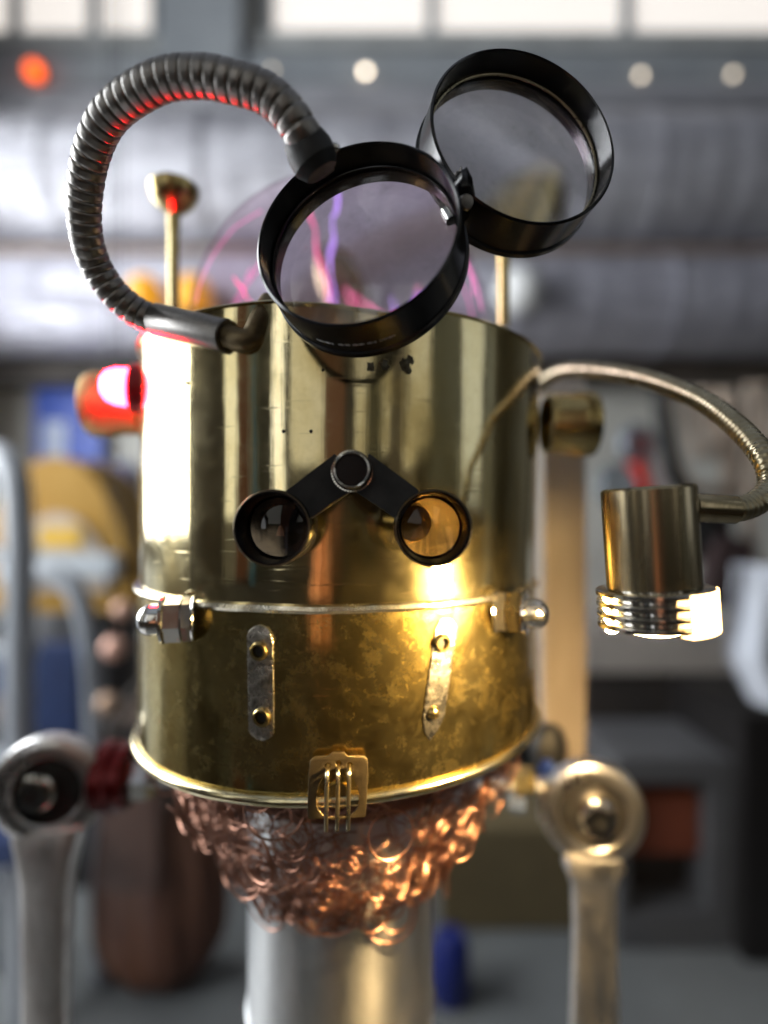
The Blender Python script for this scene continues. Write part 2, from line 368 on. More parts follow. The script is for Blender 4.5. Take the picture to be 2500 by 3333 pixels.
def emwin(name, label, lo, hi, nx, axis, m, fm='darkwood', nz=2):
    # lit window standing off a wall; axis 'x' = pane normal along x
    t = thing(name, label, 'window', lo); lo, hi = Vector(lo), Vector(hi)
    def bx(u0, u1, z0, z1, d0, d1):
        mb = MB()
        if axis == 'x': mb.box((lo.x+d0, u0, z0), (lo.x+d1, u1, z1))
        else: mb.box((u0, lo.y+d0, z0), (u1, lo.y+d1, z1))
        return mb
    a, b_ = (lo.y, hi.y) if axis == 'x' else (lo.x, hi.x)
    sgn = 1
    for i in range(nx):
        for j in range(nz):
            u0 = a+(b_-a)*i/nx; u1 = a+(b_-a)*(i+1)/nx; z0 = lo.z+(hi.z-lo.z)*j/nz; z1 = lo.z+(hi.z-lo.z)*(j+1)/nz
            part('pane', bx(u0+.02, u1-.02, z0+.02, z1-.02, .005, .015), m, t)
    for i in range(nx+1):
        u = a+(b_-a)*i/nx; part('mullion', bx(u-.025, u+.025, lo.z, hi.z, .002, .04), fm, t)
    for j in range(nz+1):
        z = lo.z+(hi.z-lo.z)*j/nz; part('glazing_bar', bx(a, b_, z-.02, z+.02, .003, .035), fm, t)
# daylight opening on the left, beside the bench: out of frame, mirrored in the brass
emwin('side_window', 'large bright daylight window in the left wall outside the picture', (-2.1, -.15, 1.08), (-2.1, 2.1, 3.0), 3, 'x', 'win_left', 'greypaint', 1)
M['low_glow'] = emis('low_panel_glow', (.8, .88, 1), .7)
emwin('low_glow_panel', 'dim glowing panel added under the side window outside the picture', (-2.1, .75, .12), (-2.1, 2.1, 1.02), 2, 'x', 'low_glow', 'greypaint', 1)  # unseen glowing panel added to lift reflections in jaw band and pipe
emwin('front_window', 'narrow pale window behind the camera at the far right', (1.9, -2.45, 1.3), (2.4, -2.45, 2.9), 2, 'y', 'win_front')

# ------------------------------------------------------------------ lights on the far beam
for (x, y, r, st, lab) in [(1190, 243, .016, 9, 'brightest small round warm light on the grey beam, right of the gooseneck'),
                           (2080, 255, .015, 4, 'faint small round warm light on the grey beam right of the upper magnifier'),
                           (2378, 252, .015, 3, 'faintest small round warm light on the grey beam near the right edge'),
                           (888, 238, .012, 2, 'dim small round light on the grey beam beside the wall post')]:
    p = P(x, y, YB-.13)
    t = thing('fairy_light', lab, 'light', p, 'small round lights along the grey beam')
    part('socket', MB().lathe([(0, .04), (.012, .04), (.012, 0)], p, (0, -1, 0), 16), 'greypaint', t).location = (0, .03, 0)
    part('bulb', MB().blob(p-Vector((0, .02, 0)), (r, r, r), 16, 0), emis('fairy_bulb', (1, .85, .66), st), t)
for (x, y, r) in [(112, 232, .042)]:
    p = P(x, y, YB-.14); t = thing('signal_lamp', 'glowing round orange signal lamp at the upper left of the far wall', 'lamp', p)
    part('lamp_base', MB().lathe([(0, .03), (.05, .03), (.055, 0), (0, 0)], p+Vector((0, .06, 0)), (0, -1, 0), 24), 'blackmat', t)
    part('bulb', MB().blob(p, (r, r, r), 20, 0), emis('orange_bulb', (1, .12, .01), 2.6), t)
for x, lab in ((470, 'amber warning lamp on the far planks left of the left antenna'), (630, 'amber warning lamp on the far planks right of the left antenna')):
    p = P(x, 975, YB-.62); t = thing('warning_lamp', lab, 'lamp', p, 'pair of amber warning lamps on the planks')
    part('lamp_cap', MB().lathe([(0, .10), (.035, .095), (.062, .07), (.07, .03), (.072, -.04), (.055, -.05), (0, -.05)], p, (0, 0, 1), 28), emis('amber_cap', (.95, .42, .02), .5), t)
    part('bracket', MB().box(p+Vector((-.05, 0, -.09)), p+Vector((.05, .3, -.052))), 'blackmat', t)
p = P(1690, 945, YB-.6); t = thing('glint_globe', 'pale round ball imitating a blurred glint behind the right antenna', 'lamp', p)  # pale ball stands in for a blurred highlight, no lamp hangs here
part('globe', MB().blob(p, (.10, .10, .10), 28, 0), mat('pale_glint', (.85, .86, .85), (.8, .8, .8), .15, 0, 5), t)
part('bracket', MB().box(p+Vector((-.03, .09, -.03)), p+Vector((.03, .3, .03))), 'greypaint', t)

# ------------------------------------------------------------------ far left clutter
def boxpx(x0, y0, x1, y1, Y, d, bev=0.0):
    a = P(x0, y1, Y); b_ = P(x1, y0, Y); return MB().box((a.x, Y, a.z), (b_.x, Y+d, b_.z), bev)
o = part('wall_sign', boxpx(112, 1268, 330, 1500, YB-.03, .02), mat('blue_sign', (.02, .07, .42), (.03, .09, .5), .4, 0, 4))
tag(o, 'bright blue sign board on the far wall with a pale patch', 'sign')
part('pale_patch', boxpx(140, 1370, 215, 1500, YB-.036, .005), mat('sign_white', (.55, .62, .8), None, .4, 0, 4), o)
o = part('wall_sign', boxpx(330, 1505, 420, 1680, YB-.03, .02), mat('navy_sign', (.015, .02, .20), None, .4, 0, 4)); tag(o, 'dark navy board on the far wall left of the brass head', 'sign')
# workbench along the back
bz = P(0, 2200, 2.3).z
t = thing('workbench', 'long dark workbench against the far wall behind the robot', 'bench', (0, 2.3, 0))
part('bench_top', MB().box((-2.0, 2.2, bz-.05), (2.7, 2.95, bz), .004), mat('bench_top', (.30, .26, .22), (.2, .17, .14), .6, 0, 4, (.3, 1, 1)), t)
for x in (-1.95, -.5, 1.0, 2.6): part('bench_leg', MB().box((x-.04, 2.26, 0), (x+.04, 2.34, bz-.051)), 'darkwood', t)
part('bench_back', MB().box((-1.9, 2.9, .02), (2.6, 2.93, bz-.051)), 'darkwood', t)
# yellow domed machine standing on the bench
Y = 1.9; c = P(175, 1990, Y)
t = thing('dust_extractor', 'yellow domed shop machine with grey front panel and yellow label', 'machine', (c.x, Y, 0))
def arch(rx, rz, y0, y1, c, n=28, base=0.):
    pts = [(rx*math.cos(a), rz*math.sin(a)) for a in [PI*i/n for i in range(n+1)]]
    return MB().prism([(x, z) for x, z in pts]+[(-rx, -base), (rx, -base)], (c.x, 0, c.z), frame_xyz((1, 0, 0), (0, 0, 1), (0, -1, 0)), -y1, -y0)
part('hood', arch(.265, .52, Y, Y+.3, c, base=.0), mat('yellow_plastic', (.34, .18, .008), (.28, .14, .008), .7, 0, 3), t)
part('front_panel', arch(.17, .26, Y-.02, Y-.001, c+Vector((0.02, 0, .07))), mat('grey_plastic', (.42, .34, .27), (.34, .28, .22), .5, 0, 3), t)
part('label_plate', boxpx(125, 1715, 265, 1785, Y-.03, .008, .002), mat('yellow_label', (.62, .36, .01), None, .5, 0, 3), t)
part('lid_rim', MB().box((c.x-.17, Y-.04, P(0, 1880, Y).z), (c.x+.23, Y+.28, P(0, 1800, Y).z), .01), mat('pale_grey', (.42, .45, .48), None, .5, 0, 3), t)
part('drum', MB().lathe([(0, c.z-.001), (.2, c.z-.001), (.21, c.z-.05), (.21, .06), (.19, .02), (0, .02)], (c.x, Y+.16, 0), (0, 0, 1), 32), mat('dark_drum', (.06, .06, .065), None, .5, 0, 3), t)
# tubular chair / ladder frames
def tubes(name, label, cat, paths, r, m, org):
    t = thing(name, label, cat, org)
    for q in paths: part('frame_tube', MB().tube(catmull(q, 8), r, 12), m, t)
    return t
Yl = 1.3; fl = lambda x, Y: Vector(((x-1250)/F*Y, Y, 0))
M['palepaint'] = mat('pale_enamel', (.36, .38, .41), (.28, .3, .33), .4, 0, 4)
t = tubes('step_ladder', 'pale grey step ladder standing at the left edge', 'ladder',
      [[fl(75, Yl)+Vector((0, 0, .02)), P(62, 2400, Yl), P(62, 1700, Yl), P(20, 1500, Yl+.02), P(-120, 1470, Yl+.1), P(-260, 1500, Yl+.2)]], .031, 'palepaint', (P(62, 0, Yl).x, Yl, 0))
for y in (1790, 2120, 2480, 2900): part('step', MB().box(P(-300, y+34, Yl), P(64, y, Yl)+Vector((0, .08, 0)), .004), 'palepaint', t)
Yc = 1.45
t = tubes('tube_chair', 'grey tubular chair with dark blue seat at the left', 'chair',
      [[fl(335, Yc)+Vector((0, .0, .01)), P(318, 2500, Yc), P(300, 2150, Yc), P(262, 1960, Yc), P(200, 1880, Yc+.02), P(100, 1870, Yc+.03), P(20, 1880, Yc+.04)]], .027, 'palepaint', (P(240, 0, Yc).x, Yc, 0))
part('backrest', boxpx(95, 2100, 268, 2480, Yc+.06, .05, .012), mat('navy_fabric', (.012, .035, .12), (.01, .02, .07), .7, 0, 30), t)
part('seat', MB().box(P(-40, 2600, Yc+.05), P(300, 2555, Yc)+Vector((0, -.25, 0)), .01), mat('navy_fabric', (.012, .035, .12), (.01, .02, .07), .7, 0, 30), t)
for x in (-30, 120): part('chair_leg', MB().tube([fl(x, Yc+.04)+Vector((0, 0, .0)), P(x, 2600, Yc+.04)], .02, 10), 'palepaint', t)
# crate behind the chair
o = part('storage_crate', boxpx(-60, 2130, 70, 2560, 2.0, .3, .01), mat('blue_crate', (.012, .03, .10), None, .5, 0, 6)); tag(o, 'dark blue storage crate standing on the bench front behind the ladder', 'crate')
t = thing('shelf_unit', 'dark low cupboard under the bench at the left', 'cupboard', (P(0, 0, 1.8).x, 1.8, 0))
part('cupboard_body', MB().box((P(-200, 0, 1.8).x, 1.8, 0), (P(620, 0, 1.8).x, 2.18, .52), .006), mat('near_black', (.02, .018, .017), None, .6, 0, 5), t)
part('cupboard_top', MB().box((P(-210, 0, 1.8).x, 1.78, .521), (P(630, 0, 1.8).x, 2.19, .55), .004), mat('near_brown', (.10, .07, .055), None, .6, 0, 5), t)
# copper balls standing in for blurred glints off the copper
for (x, y, r, c_, lab) in [(400, 1985, 40, (.75, .45, .33), 'upper of the balls imitating dull copper glints left of the brass head'), (372, 2110, 48, (.85, .5, .38), 'ball imitating a pinkish copper glint, middle one left of the brass head'),
                           (352, 2292, 46, (.5, .33, .22), 'ball imitating a brown copper glint, lowest one left of the brass head')]:
    Yq = 1.15; p = P(x, y, Yq); rr = r*Yq/F*.8
    t = thing('glint_ball', lab, 'ball', p, 'balls imitating copper glints behind the left side')
    part('ball', MB().blob(p, (rr, rr, rr), 24, 0), mat('glint_copper', c_, None, .45, .3, 6), t)
    part('cord', MB().tube([p+Vector((0, 0, rr*.95)), Vector((p.x, p.y, 2.9))], .0015, 6), 'blackmat', t)
# brown leather bag on the floor
def bag():
    Yb = 1.45; cx = P(520, 0, Yb).x; t = thing('leather_bag', 'tall brown leather bag with soft folds standing on the floor', 'bag', (cx, Yb, 0))
    mb = MB(); n = 56; rings = []
    for j in range(20):
        z = .03+.55*j/19; wd = .165*(1-max(0, (.16-z)/.16)**2*.55)*(1-.28*max(0, (z-.3)/.3)); dp = .09*(1-max(0, (.1-z)/.1)**2*.4)
        for i in range(n):
            a = 2*PI*i/n; f_ = 1+.05*math.sin(9*a+j*.18)+.03*math.sin(17*a+2)
            mb.v.append(Vector((cx+wd*math.cos(a)*f_, Yb+dp*math.sin(a)*f_, z)))
    for j in range(19):
        for i in range(n): mb.f.append((j*n+i, j*n+(i+1) % n, (j+1)*n+(i+1) % n, (j+1)*n+i))
    mb.f.append(tuple(range(n))[::-1]); mb.f.append(tuple(19*n+i for i in range(n)))
    part('bag_body', mb, mat('brown_leather', (.20, .085, .045), (.09, .035, .02), .45, 0, 12, (1, 1, .3)), t)
    part('flap', MB().box((cx-.10, Yb-.115, .30), (cx+.05, Yb-.088, .56), .01), mat('dark_leather', (.10, .05, .035), None, .5, 0, 10), t)
    for s in (-1, 1): part('strap', MB().tube(catmull([(cx+s*.07, Yb-.1, .50), (cx+s*.075, Yb-.11, .68), (cx+s*.02, Yb-.05, .78), (cx-s*.0, Yb, .8)], 8), .012, 8), 'darkwood', t)
bag()

# ------------------------------------------------------------------ far right clutter
# cardboard box and grey case on the floor
Yk = 1.62
o = part('cardboard_box', MB().box((P(1440, 0, Yk).x, Yk, 0), (P(1930, 0, Yk).x, Yk+.3, P(0, 2700, Yk).z), .006), mat('cardboard', (.16, .12, .055), (.12, .09, .045), .7, 0, 6))
tag(o, 'low olive brown cardboard box on the floor behind the pipe neck', 'box')
p = P(1465, 2975, 1.4)
o = part('plastic_cap', MB().lathe([(0, .16), (.035, .155), (.05, .13), (.052, .02), (.045, 0), (0, 0)], (p.x, 1.4, 0), (0, 0, 1), 24), mat('deep_blue', (.01, .02, .16), None, .35)); tag(o, 'small deep blue jar on the floor just right of the pipe neck', 'jar')
Yg = 1.55; x0, x1 = P(2010, 0, Yg).x, P(2420, 0, Yg).x; zt = P(0, 2470, Yg).z; zb = .0
t = thing('grey_case', 'grey framed case with rust red front panel on the floor at the lower right', 'case', ((x0+x1)/2, Yg, 0))
gm = mat('case_grey', (.115, .115, .12), (.09, .09, .095), .5, 0, 5)
part('frame', MB().box((x0, Yg, zt-.07), (x1, Yg+.3, zt), .004).box((x1-.09, Yg, zb+.1), (x1, Yg+.3, zt-.071), .004).box((x0, Yg, zb+.1), (x0+.03, Yg+.3, zt-.071), .004).box((x0, Yg, zb), (x1, Yg+.3, zb+.0995), .004), gm, t)
part('back_panel', MB().box((x0+.031, Yg+.12, zb+.1005), (x1-.091, Yg+.13, zt-.0715)), mat('case_dark', (.05, .042, .04), None, .6), t)
part('front_panel', MB().box((x0+.032, Yg+.05, P(0, 2820, Yg).z), (x1-.092, Yg+.11, P(0, 2615, Yg).z), .004), mat('rust_red', (.22, .055, .025), (.17, .04, .02), .6, 0, 5), t)
o = part('black_cabinet', MB().box((P(2425, 0, 1.5).x, 1.5, 0), (P(2800, 0, 1.5).x, 2.0, P(0, 2330, 1.5).z), .006), mat('black_lacquer', (.012, .01, .01), None, .5)); tag(o, 'black cabinet at the lower right edge', 'cabinet')
o = part('dark_chest', MB().box((P(1905, 0, 1.9).x, 1.9, .0), (P(2460, 0, 1.9).x, 2.19, P(0, 2195, 1.9).z), .006), mat('chest_black', (.03, .026, .024), (.045, .035, .03), .6, 0, 4)); tag(o, 'large dark chest behind the grey case under the work lamp', 'chest')
# pale counter sheet and white cloth
o = part('counter_board', MB().box((P(1900, 0, 1.88).x, 1.88, P(0, 2192, 1.88).z), (P(2440, 0, 1.88).x, 2.2, P(0, 2040, 1.88).z), .004), mat('board_beige', (.42, .38, .34), (.34, .31, .28), .6, 0, 3)); tag(o, 'thick beige board lying on the dark chest', 'board')
def cloth():
    Yw = 1.5; mb = MB(); nx, nz = 30, 14; top = P(2330, 1840, Yw); 
    for j in range(nz+1):
        t_ = j/nz
        xl = 2390+30*math.sin(t_*3)-60*t_+150*max(0, t_-.62)/.38; xr = 2780; y = 1840+(2330-1840)*t_
        for i in range(nx+1):
            u = i/nx; yy = y+ (100*(1-u)*-.3 if j == nz else 0); p = P(xl+(xr-xl)*u, yy, Yw); p.y += .03*math.sin(u*16+t_*2)+.01*math.sin(u*31)
            mb.v.append(p)
    for j in range(nz):
        for i in range(nx): a = j*(nx+1)+i; mb.f.append((a, a+1, a+nx+2, a+nx+1))
    o = part('white_sheet', mb, mat('white_cotton', (.62, .65, .72), (.5, .53, .6), .8, 0, 5)); tag(o, 'pale bluish cloth sheet hanging at the right edge below the lamp', 'cloth')
    md = o.modifiers.new('thick', 'SOLIDIFY'); md.thickness = .004
cloth()
# driftwood / rope bundle, strap bag, tool on the far wall
Yr = 2.2
t = thing('rope_bundle', 'tangle of pale beige ropes hanging at the upper right', 'rope', P(2330, 1260, Yr))
rm = mat('beige_rope', (.62, .5, .4), (.46, .36, .28), .7, 0, 30)
for pts in ([(2180, 1280), (2190, 1420), (2230, 1560), (2310, 1600), (2390, 1560), (2400, 1400), (2380, 1270)], [(2240, 1270), (2250, 1400), (2280, 1480), (2330, 1420), (2330, 1270)],
            [(2440, 1250), (2450, 1450), (2440, 1700), (2460, 1900)], [(2490, 1250), (2500, 1450), (2490, 1650)], [(2360, 1270), (2370, 1500), (2360, 1700), (2400, 1860)], [(2290, 1270), (2300, 1370), (2350, 1480), (2410, 1620)]):
    part('rope', MB().tube(catmull([P(a, b_, Yr+random.uniform(-.03, .03)) for a, b_ in pts], 10), .022, 10), rm, t)
t = thing('shoulder_bag', 'black bag hanging by a long strap at the right of the wooden post', 'bag', P(2300, 1900, 2.1))
part('strap', MB().tube(catmull([P(2150, 1262, 2.1), P(2165, 1400, 2.1), P(2200, 1560, 2.1), P(2280, 1680, 2.1), P(2330, 1760, 2.1)], 10), .03, 10), 'blackmat', t)
part('bag_body', boxpx(2220, 1640, 2400, 1830, 2.11, .08, .03), 'blackmat', t)
part('bag_pocket', MB().prism([(-.09, -.13), (.05, -.15), (.1, .1), (-.02, .13)], P(2350, 1850, 2.08), frame_xyz((1, 0, 0), (0, 0, 1), (0, -1, 0)), -.04, .04), mat('bag_brown', (.05, .03, .03), None, .6), t)
Yt = 1.9; p = P(2075, 1450, Yt)
t = thing('pipe_tool', 'grey round headed tool with red handle above the work lamp', 'tool', p)
part('tool_head', MB().torus(p, (.2, -1, .1), .05, .022, 28, 12), mat('tool_grey', (.3, .33, .38), (.1, .11, .13), .35, .4, 8), t)
part('tool_core', MB().lathe([(0, .02), (.04, .02), (.042, -.02), (0, -.02)], p, (.2, -1, .1), 24), mat('tool_red_grey', (.3, .12, .12), None, .5), t)
part('tool_handle', MB().tube(catmull([P(2070, 1500, Yt), P(2085, 1570, Yt), P(2100, 1650, Yt)], 6), [.03]*7+[.034]*6, 14), mat('tool_red', (.65, .03, .015), None, .4), t)
part('tool_arm', MB().tube([P(2110, 1470, Yt), P(2145, 1560, Yt), P(2165, 1640, Yt)], .02, 10), mat('tool_white', (.5, .42, .42), None, .4), t)
p = P(2010, 1580, 1.9); o = part('ring_weight', MB().torus(p, (0, -1, .3), .045, .03, 28, 12), mat('knob_grey', (.16, .18, .2), None, .4)); tag(o, 'dark grey rounded ring knob left of the red handled tool', 'ring')

# ------------------------------------------------------------------ things behind the camera, mostly added for their reflections in the brass
t = thing('figure_stand_in', 'made-up apron on a slim stand behind the camera', 'orange_sheet', (-.13, -.62, 0))  # orange sheet standing in for the figure mirrored in the brass
mb = MB(); nx, nz = 24, 16
for j in range(nz+1):
    t_ = j/nz; hw = .035+.06*min(1, t_*1.6)
    for i in range(nx+1):
        u = i/nx*2-1; mb.v.append(Vector((-.13+hw*u, -.62+.012*math.sin(u*7+t_*3)-.02*u*u, 1.205-.36*t_)))
for j in range(nz):
    for i in range(nx): a = j*(nx+1)+i; mb.f.append((a, a+1, a+nx+2, a+nx+1))
o = part('orange_sheet', mb, mat('orange_reflection', (.98, .46, .24), (.75, .28, .13), .6, 0, 12), t); md = o.modifiers.new('thick', 'SOLIDIFY'); md.thickness = .003
part('stand_pole', MB().tube([(-.13, -.66, 0), (-.13, -.66, 1.22)], .012, 12), 'steel', t)
part('stand_foot', MB().lathe([(0, .02), (.14, .015), (.14, 0), (0, 0)], (-.13, -.66, 0), (0, 0, 1), 24), 'steel', t)
o = part('floor_reflector', MB().box((-2.05, -.6, .002), (-.75, 1.15, .008)), mat('white_reflector', (.8, .8, .8), (.7, .7, .7), .8, 0, 4)); tag(o, 'unseen white reflector added on the floor under the side window', 'cloth')  # unseen white sheet added so the pipe reflects a bright streak
# coloured slabs and glowing strips added behind the camera to streak the brass reflections
def refl(px_):
    d = Vector(((px_-1250)/F, 1, 0)).normalized(); ax, ay, r = -.0225, .30, .0985
    b_ = d.x*ax+d.y*ay; t_ = b_-math.sqrt(b_*b_-(ax*ax+ay*ay-r*r)); p = d*t_; n_ = Vector((p.x-ax, p.y-ay, 0)).normalized()
    q = d-2*d.dot(n_)*n_; return math.atan2(q.x, -q.y)
def slab(name, p0, p1, dist, z0, z1, m, label, cat):
    a0, a1 = refl(p0), refl(p1); c = Vector((-.0225, .25, 0))
    A, B = [c+Vector((math.sin(a), -math.cos(a), 0))*dist for a in (a0, a1)]; out = ((A+B)/2-c).normalized()*.05
    mb = MB(); v = [A, B, B+out, A+out]
    mb.add([q+Vector((0, 0, z0)) for q in v]+[q+Vector((0, 0, z1)) for q in v], [(0, 3, 2, 1), (4, 5, 6, 7), (0, 1, 5, 4), (1, 2, 6, 5), (2, 3, 7, 6), (3, 0, 4, 7)])
    o = part(name, mb, m, None, (A+B)/2, smooth=False); tag(o, label, cat); return o
cm = lambda n_, c_: mat(n_, tuple(x*.55 for x in c_), tuple(x*.6 for x in c_), .6, 0, 3, (1, 1, .4))
pn = lambda n_, c_, st: emis(n_, c_, st)
for i_, (p0, p1, d_, z0, z1, m, lab) in enumerate([
    (618, 735, 1.7, 0, 2.6, cm('umber', (.055, .038, .024)), 'wide umber streak slab added behind the camera, next to the bright side window'),
    (776, 812, 1.6, 0, 2.5, cm('rust', (.30, .10, .035)), 'rust orange streak slab added behind the camera beside the umber slab'),
    (822, 833, 1.4, 0, 2.2, cm('sky_blue', (.05, .28, .5)), 'slim sky blue streak slab added behind the camera'),
    (836, 884, 1.8, 0, 2.3, cm('sage', (.11, .12, .08)), 'sage green streak slab added behind the camera'),
    (922, 936, 1.5, 0, 2.3, cm('ink', (.01, .012, .04)), 'slim ink blue streak slab added behind the camera'),
    (1046, 1112, 1.6, 0, 2.6, cm('clay', (.26, .11, .06)), 'clay brown streak slab added in the middle behind the camera'),
    (1112, 1140, 1.5, 0, 2.4, cm('soot', (.02, .018, .015)), 'black streak slab added in the middle behind the camera'),
    (1186, 1232, 1.7, 0, 2.6, cm('moss', (.05, .055, .03)), 'moss green streak slab added behind the camera, right of the middle'),
    (1262, 1300, 1.6, 0, 2.5, cm('coffee', (.06, .04, .03)), 'coffee brown streak slab added behind the camera, right of the middle'),
    (1392, 1475, 1.6, 0, 2.4, cm('forest', (.035, .04, .025)), 'dark forest green streak slab added behind the camera on the right'),
    (1560, 1590, 1.5, 0, 2.2, cm('slate', (.12, .13, .13)), 'slate grey streak slab added behind the camera on the far right'),
    (1640, 1700, 1.5, 0, 2.5, cm('pitch', (.015, .015, .012)), 'pitch dark streak slab added right of the robot outside the picture')]):
    slab('streak_board', p0, p1, d_, z0, z1, m, lab, 'board')
for i_, (p0, p1, d_, z0, z1, m, lab) in enumerate([
    (738, 774, 1.95, 1.16, 2.9, pn('glow_strip_a', (1, 1, .9), .9), 'tall glowing strip added behind the camera beside the umber slab'),
    (850, 878, 1.95, 1.3, 2.9, pn('glow_strip_b', (1, 1, .9), .5), 'dim glowing strip added behind the sage slab'),
    (886, 920, 1.95, 1.1, 2.9, pn('glow_strip_c', (.95, .97, 1), 1.6), 'brightest narrow glowing strip added behind the camera'),
    (940, 1042, 1.95, 1.30, 2.9, pn('glow_strip_d', (1, .98, .88), .48), 'broad glowing strip added left of the clay brown slab'),
    (1142, 1182, 1.95, 1.32, 2.9, pn('glow_strip_e', (1, .98, .88), .42), 'glowing strip added right of the black slab'),
    (1234, 1260, 1.95, 1.36, 2.9, pn('glow_strip_f', (1, .98, .88), .34), 'slim glowing strip added between the moss and coffee slabs'),
    (1302, 1388, 1.95, 1.40, 2.9, pn('glow_strip_g', (1, .98, .92), .14), 'broad dim glowing strip added behind the camera on the right'),
    (1480, 1555, 1.95, 1.2, 2.9, pn('glow_strip_h', (.9, .95, 1), .18), 'dimmest glowing strip added behind the camera on the far right')]):
    slab('streak_glow', p0, p1, d_, z0, z1, m, lab, 'window')  # unseen glowing strips added for the pale streaks
o = part('added_dark_top', MB().box((-1.3, -1.25, .965), (1.4, -.03, 1.0), .004), mat('table_black', (.014, .011, .008), (.02, .016, .012), .9, 0, 5, Specular_IOR_Level=.1)); tag(o, 'dark table top added under the camera to darken reflections, in front of the robot', 'table')  # unseen black top added so the jaw band reflects something dark
for x in (-1.25, 1.35):
    for y in (-1.2, -.1): part('table_leg', MB().box((x-.03, y-.03, 0), (x+.03, y+.03, .9645)), 'darkwood', o)
o = part('low_bench', MB().box((-1.9, -2.4, 0), (2.8, -1.9, 1.0), .008), mat('bench_dark', (.035, .03, .025), (.06, .05, .04), .6)); tag(o, 'dark low bench under the windows behind the camera', 'bench')

# ================================================================== the robot
AX, AY, RC = -.0225, .30, .0985
base = Vector((AX, AY, 0))
rb = thing('robot_sculpture', 'steampunk robot built from a brass pot with magnifying lenses, gooseneck lamp and wrench arms', 'robot', base)
def canpt(x, y, r=RC):
    d = Vector(((x-1250)/F, 1, (1667-y)/F)); a = d.x**2+1; b_ = -2*(d.x*AX+AY); c = AX**2+AY**2-r*r
    t = (-b_-math.sqrt(max(0, b_*b_-4*a*c)))/(2*a); p = Vector((d.x*t, t, ZC+d.z*t)); n = Vector((p.x-AX, p.y-AY, 0)).normalized()
    return p, n
def zfront(y, r=RC): return ZC+(1667-y)/F*(AY-r)
Z_TOP, Z_SEAM, Z_BOT = zfront(985, .100), zfront(1985, .0995), zfront(2610, .1005)
hc = Vector((AX, AY, Z_SEAM))
# --- upper pot: outer wall, rolled lip, inner wall
n = 40
prof = [(.0985, 0.0)]+[(.0985+.0015*i/n+.00005*math.sin(i*.7), (Z_TOP-Z_SEAM)*i/n) for i in range(1, n+1)]
H = Z_TOP-Z_SEAM
prof += [(.1012, H+.0006), (.1006, H+.0012), (.0992, H+.0008), (.0986, H-.001), (.0975, .004)]
up = part('head_pot', MB().lathe(prof, hc, (.014, 0, 1), 160), 'brass_up', rb, hc)
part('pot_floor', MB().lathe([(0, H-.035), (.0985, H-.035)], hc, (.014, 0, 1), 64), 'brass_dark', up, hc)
# --- lower band with bead
hb = Vector((AX, AY, Z_BOT)); HB = Z_SEAM-Z_BOT
prof = [(0, .003), (.094, .003), (.0992, .001), (.0998, .003)]+[(.0998-.0006*i/20+.00006*math.sin(i*.9), HB*i/20-.0005) for i in range(1, 21)]
def tilt(mb):
    for v in mb.v: v.z += (v.x-AX)*.035*max(0, min(1, 1-(v.z-Z_BOT)/HB))
    return mb
low = part('jaw_band', tilt(MB().lathe(prof, hb, (0, 0, 1), 160)), 'brass_low', rb, hb)
part('bottom_bead', tilt(MB().torus(hb, (.0, .0, 1), .1002, .0022, 160, 12)), 'bead', rb, hb)
mb = MB(); seg = 200
pr = [(.0983, -.0016), (.1001, -.0014), (.1010, -.0002), (.1006, .0012), (.0984, .0018)]
mb.lathe(pr, hc, (0, 0, 1), seg)
for v in mb.v:
    a = math.atan2(v.y-AY, v.x-AX); v.z += .00012*math.sin(a*13)+.00007*math.sin(a*41+1)
part('seam_ring', mb, 'seam', rb, hc)

# --- riveted strips
def strip(pts_px, top, bot, wpx, point, eyes, rivets, label):
    pa, na = canpt(*top); pb, nb = canpt(*bot)
    c = (pa+pb)/2; nrm = ((na+nb)/2).normalized(); up_ = (pa-pb).normalized(); side = up_.cross(nrm).normalized(); nrm = side.cross(up_).normalized()
    L = (pa-pb).length; hw = wpx/F*.205/2
    if point: out = [(-hw, L/2-hw*.7), (-hw*.6, L/2-hw*.2), (0, L/2), (hw*.6, L/2-hw*.2), (hw, L/2-hw*.7), (hw*1.03, -L/2+hw*2), (hw*.55, -L/2+hw*.8), (0, -L/2), (-hw*.6, -L/2+hw*.7), (-hw, -L/2+hw*1.8)]
    else: out = circ(0, L/2-hw, hw, n=14, a0=0, a1=PI)+circ(0, -L/2+hw, hw, n=14, a0=PI, a1=2*PI)
    out = [(x+random.uniform(-.0002, .0002), y+random.uniform(-.0002, .0002)) for x, y in out]
    fr = frame_xyz(side, up_, nrm)
    vs = curve_mesh([out], .0004, .00025)
    s = part('riveted_strip', place(vs, c+nrm*.0009, fr), 'solder', rb, c, label=label)
    def loc(x, y):
        p, n_ = canpt(x, y, RC+.0015); d = p-c; return c+up_*d.dot(up_)+side*d.dot(side)+nrm*.0014
    for x, y in eyes:
        q = loc(x, y)
        part('eyelet', MB().lathe([(.0018, -.0005), (.0018, .0012), (.0021, .0019), (.0028, .0019), (.0034, .0012), (.0035, 0)], q, nrm, 28), 'brass', s, q)
        part('eyelet_hole', MB().lathe([(0, .0003), (.0018, .0003)], q, nrm, 20), 'blackmat', s, q)
    for x, y in rivets:
        q = loc(x, y)
        part('rivet', MB().lathe([(0, .0024), (.0012, .0022), (.0022, .0014), (.0027, 0)], q, nrm, 24), 'brass', s, q)
    return s
strip(None, (850, 2036), (856, 2404), 86, False, [(845, 2119), (854, 2334)], [], 'grey tarnished strip with two open eyelets')
strip(None, (1452, 2012), (1395, 2404), 78, True, [(1438, 2092)], [(1409, 2320)], 'bright strip with pointed lower end, one eyelet and one rivet')

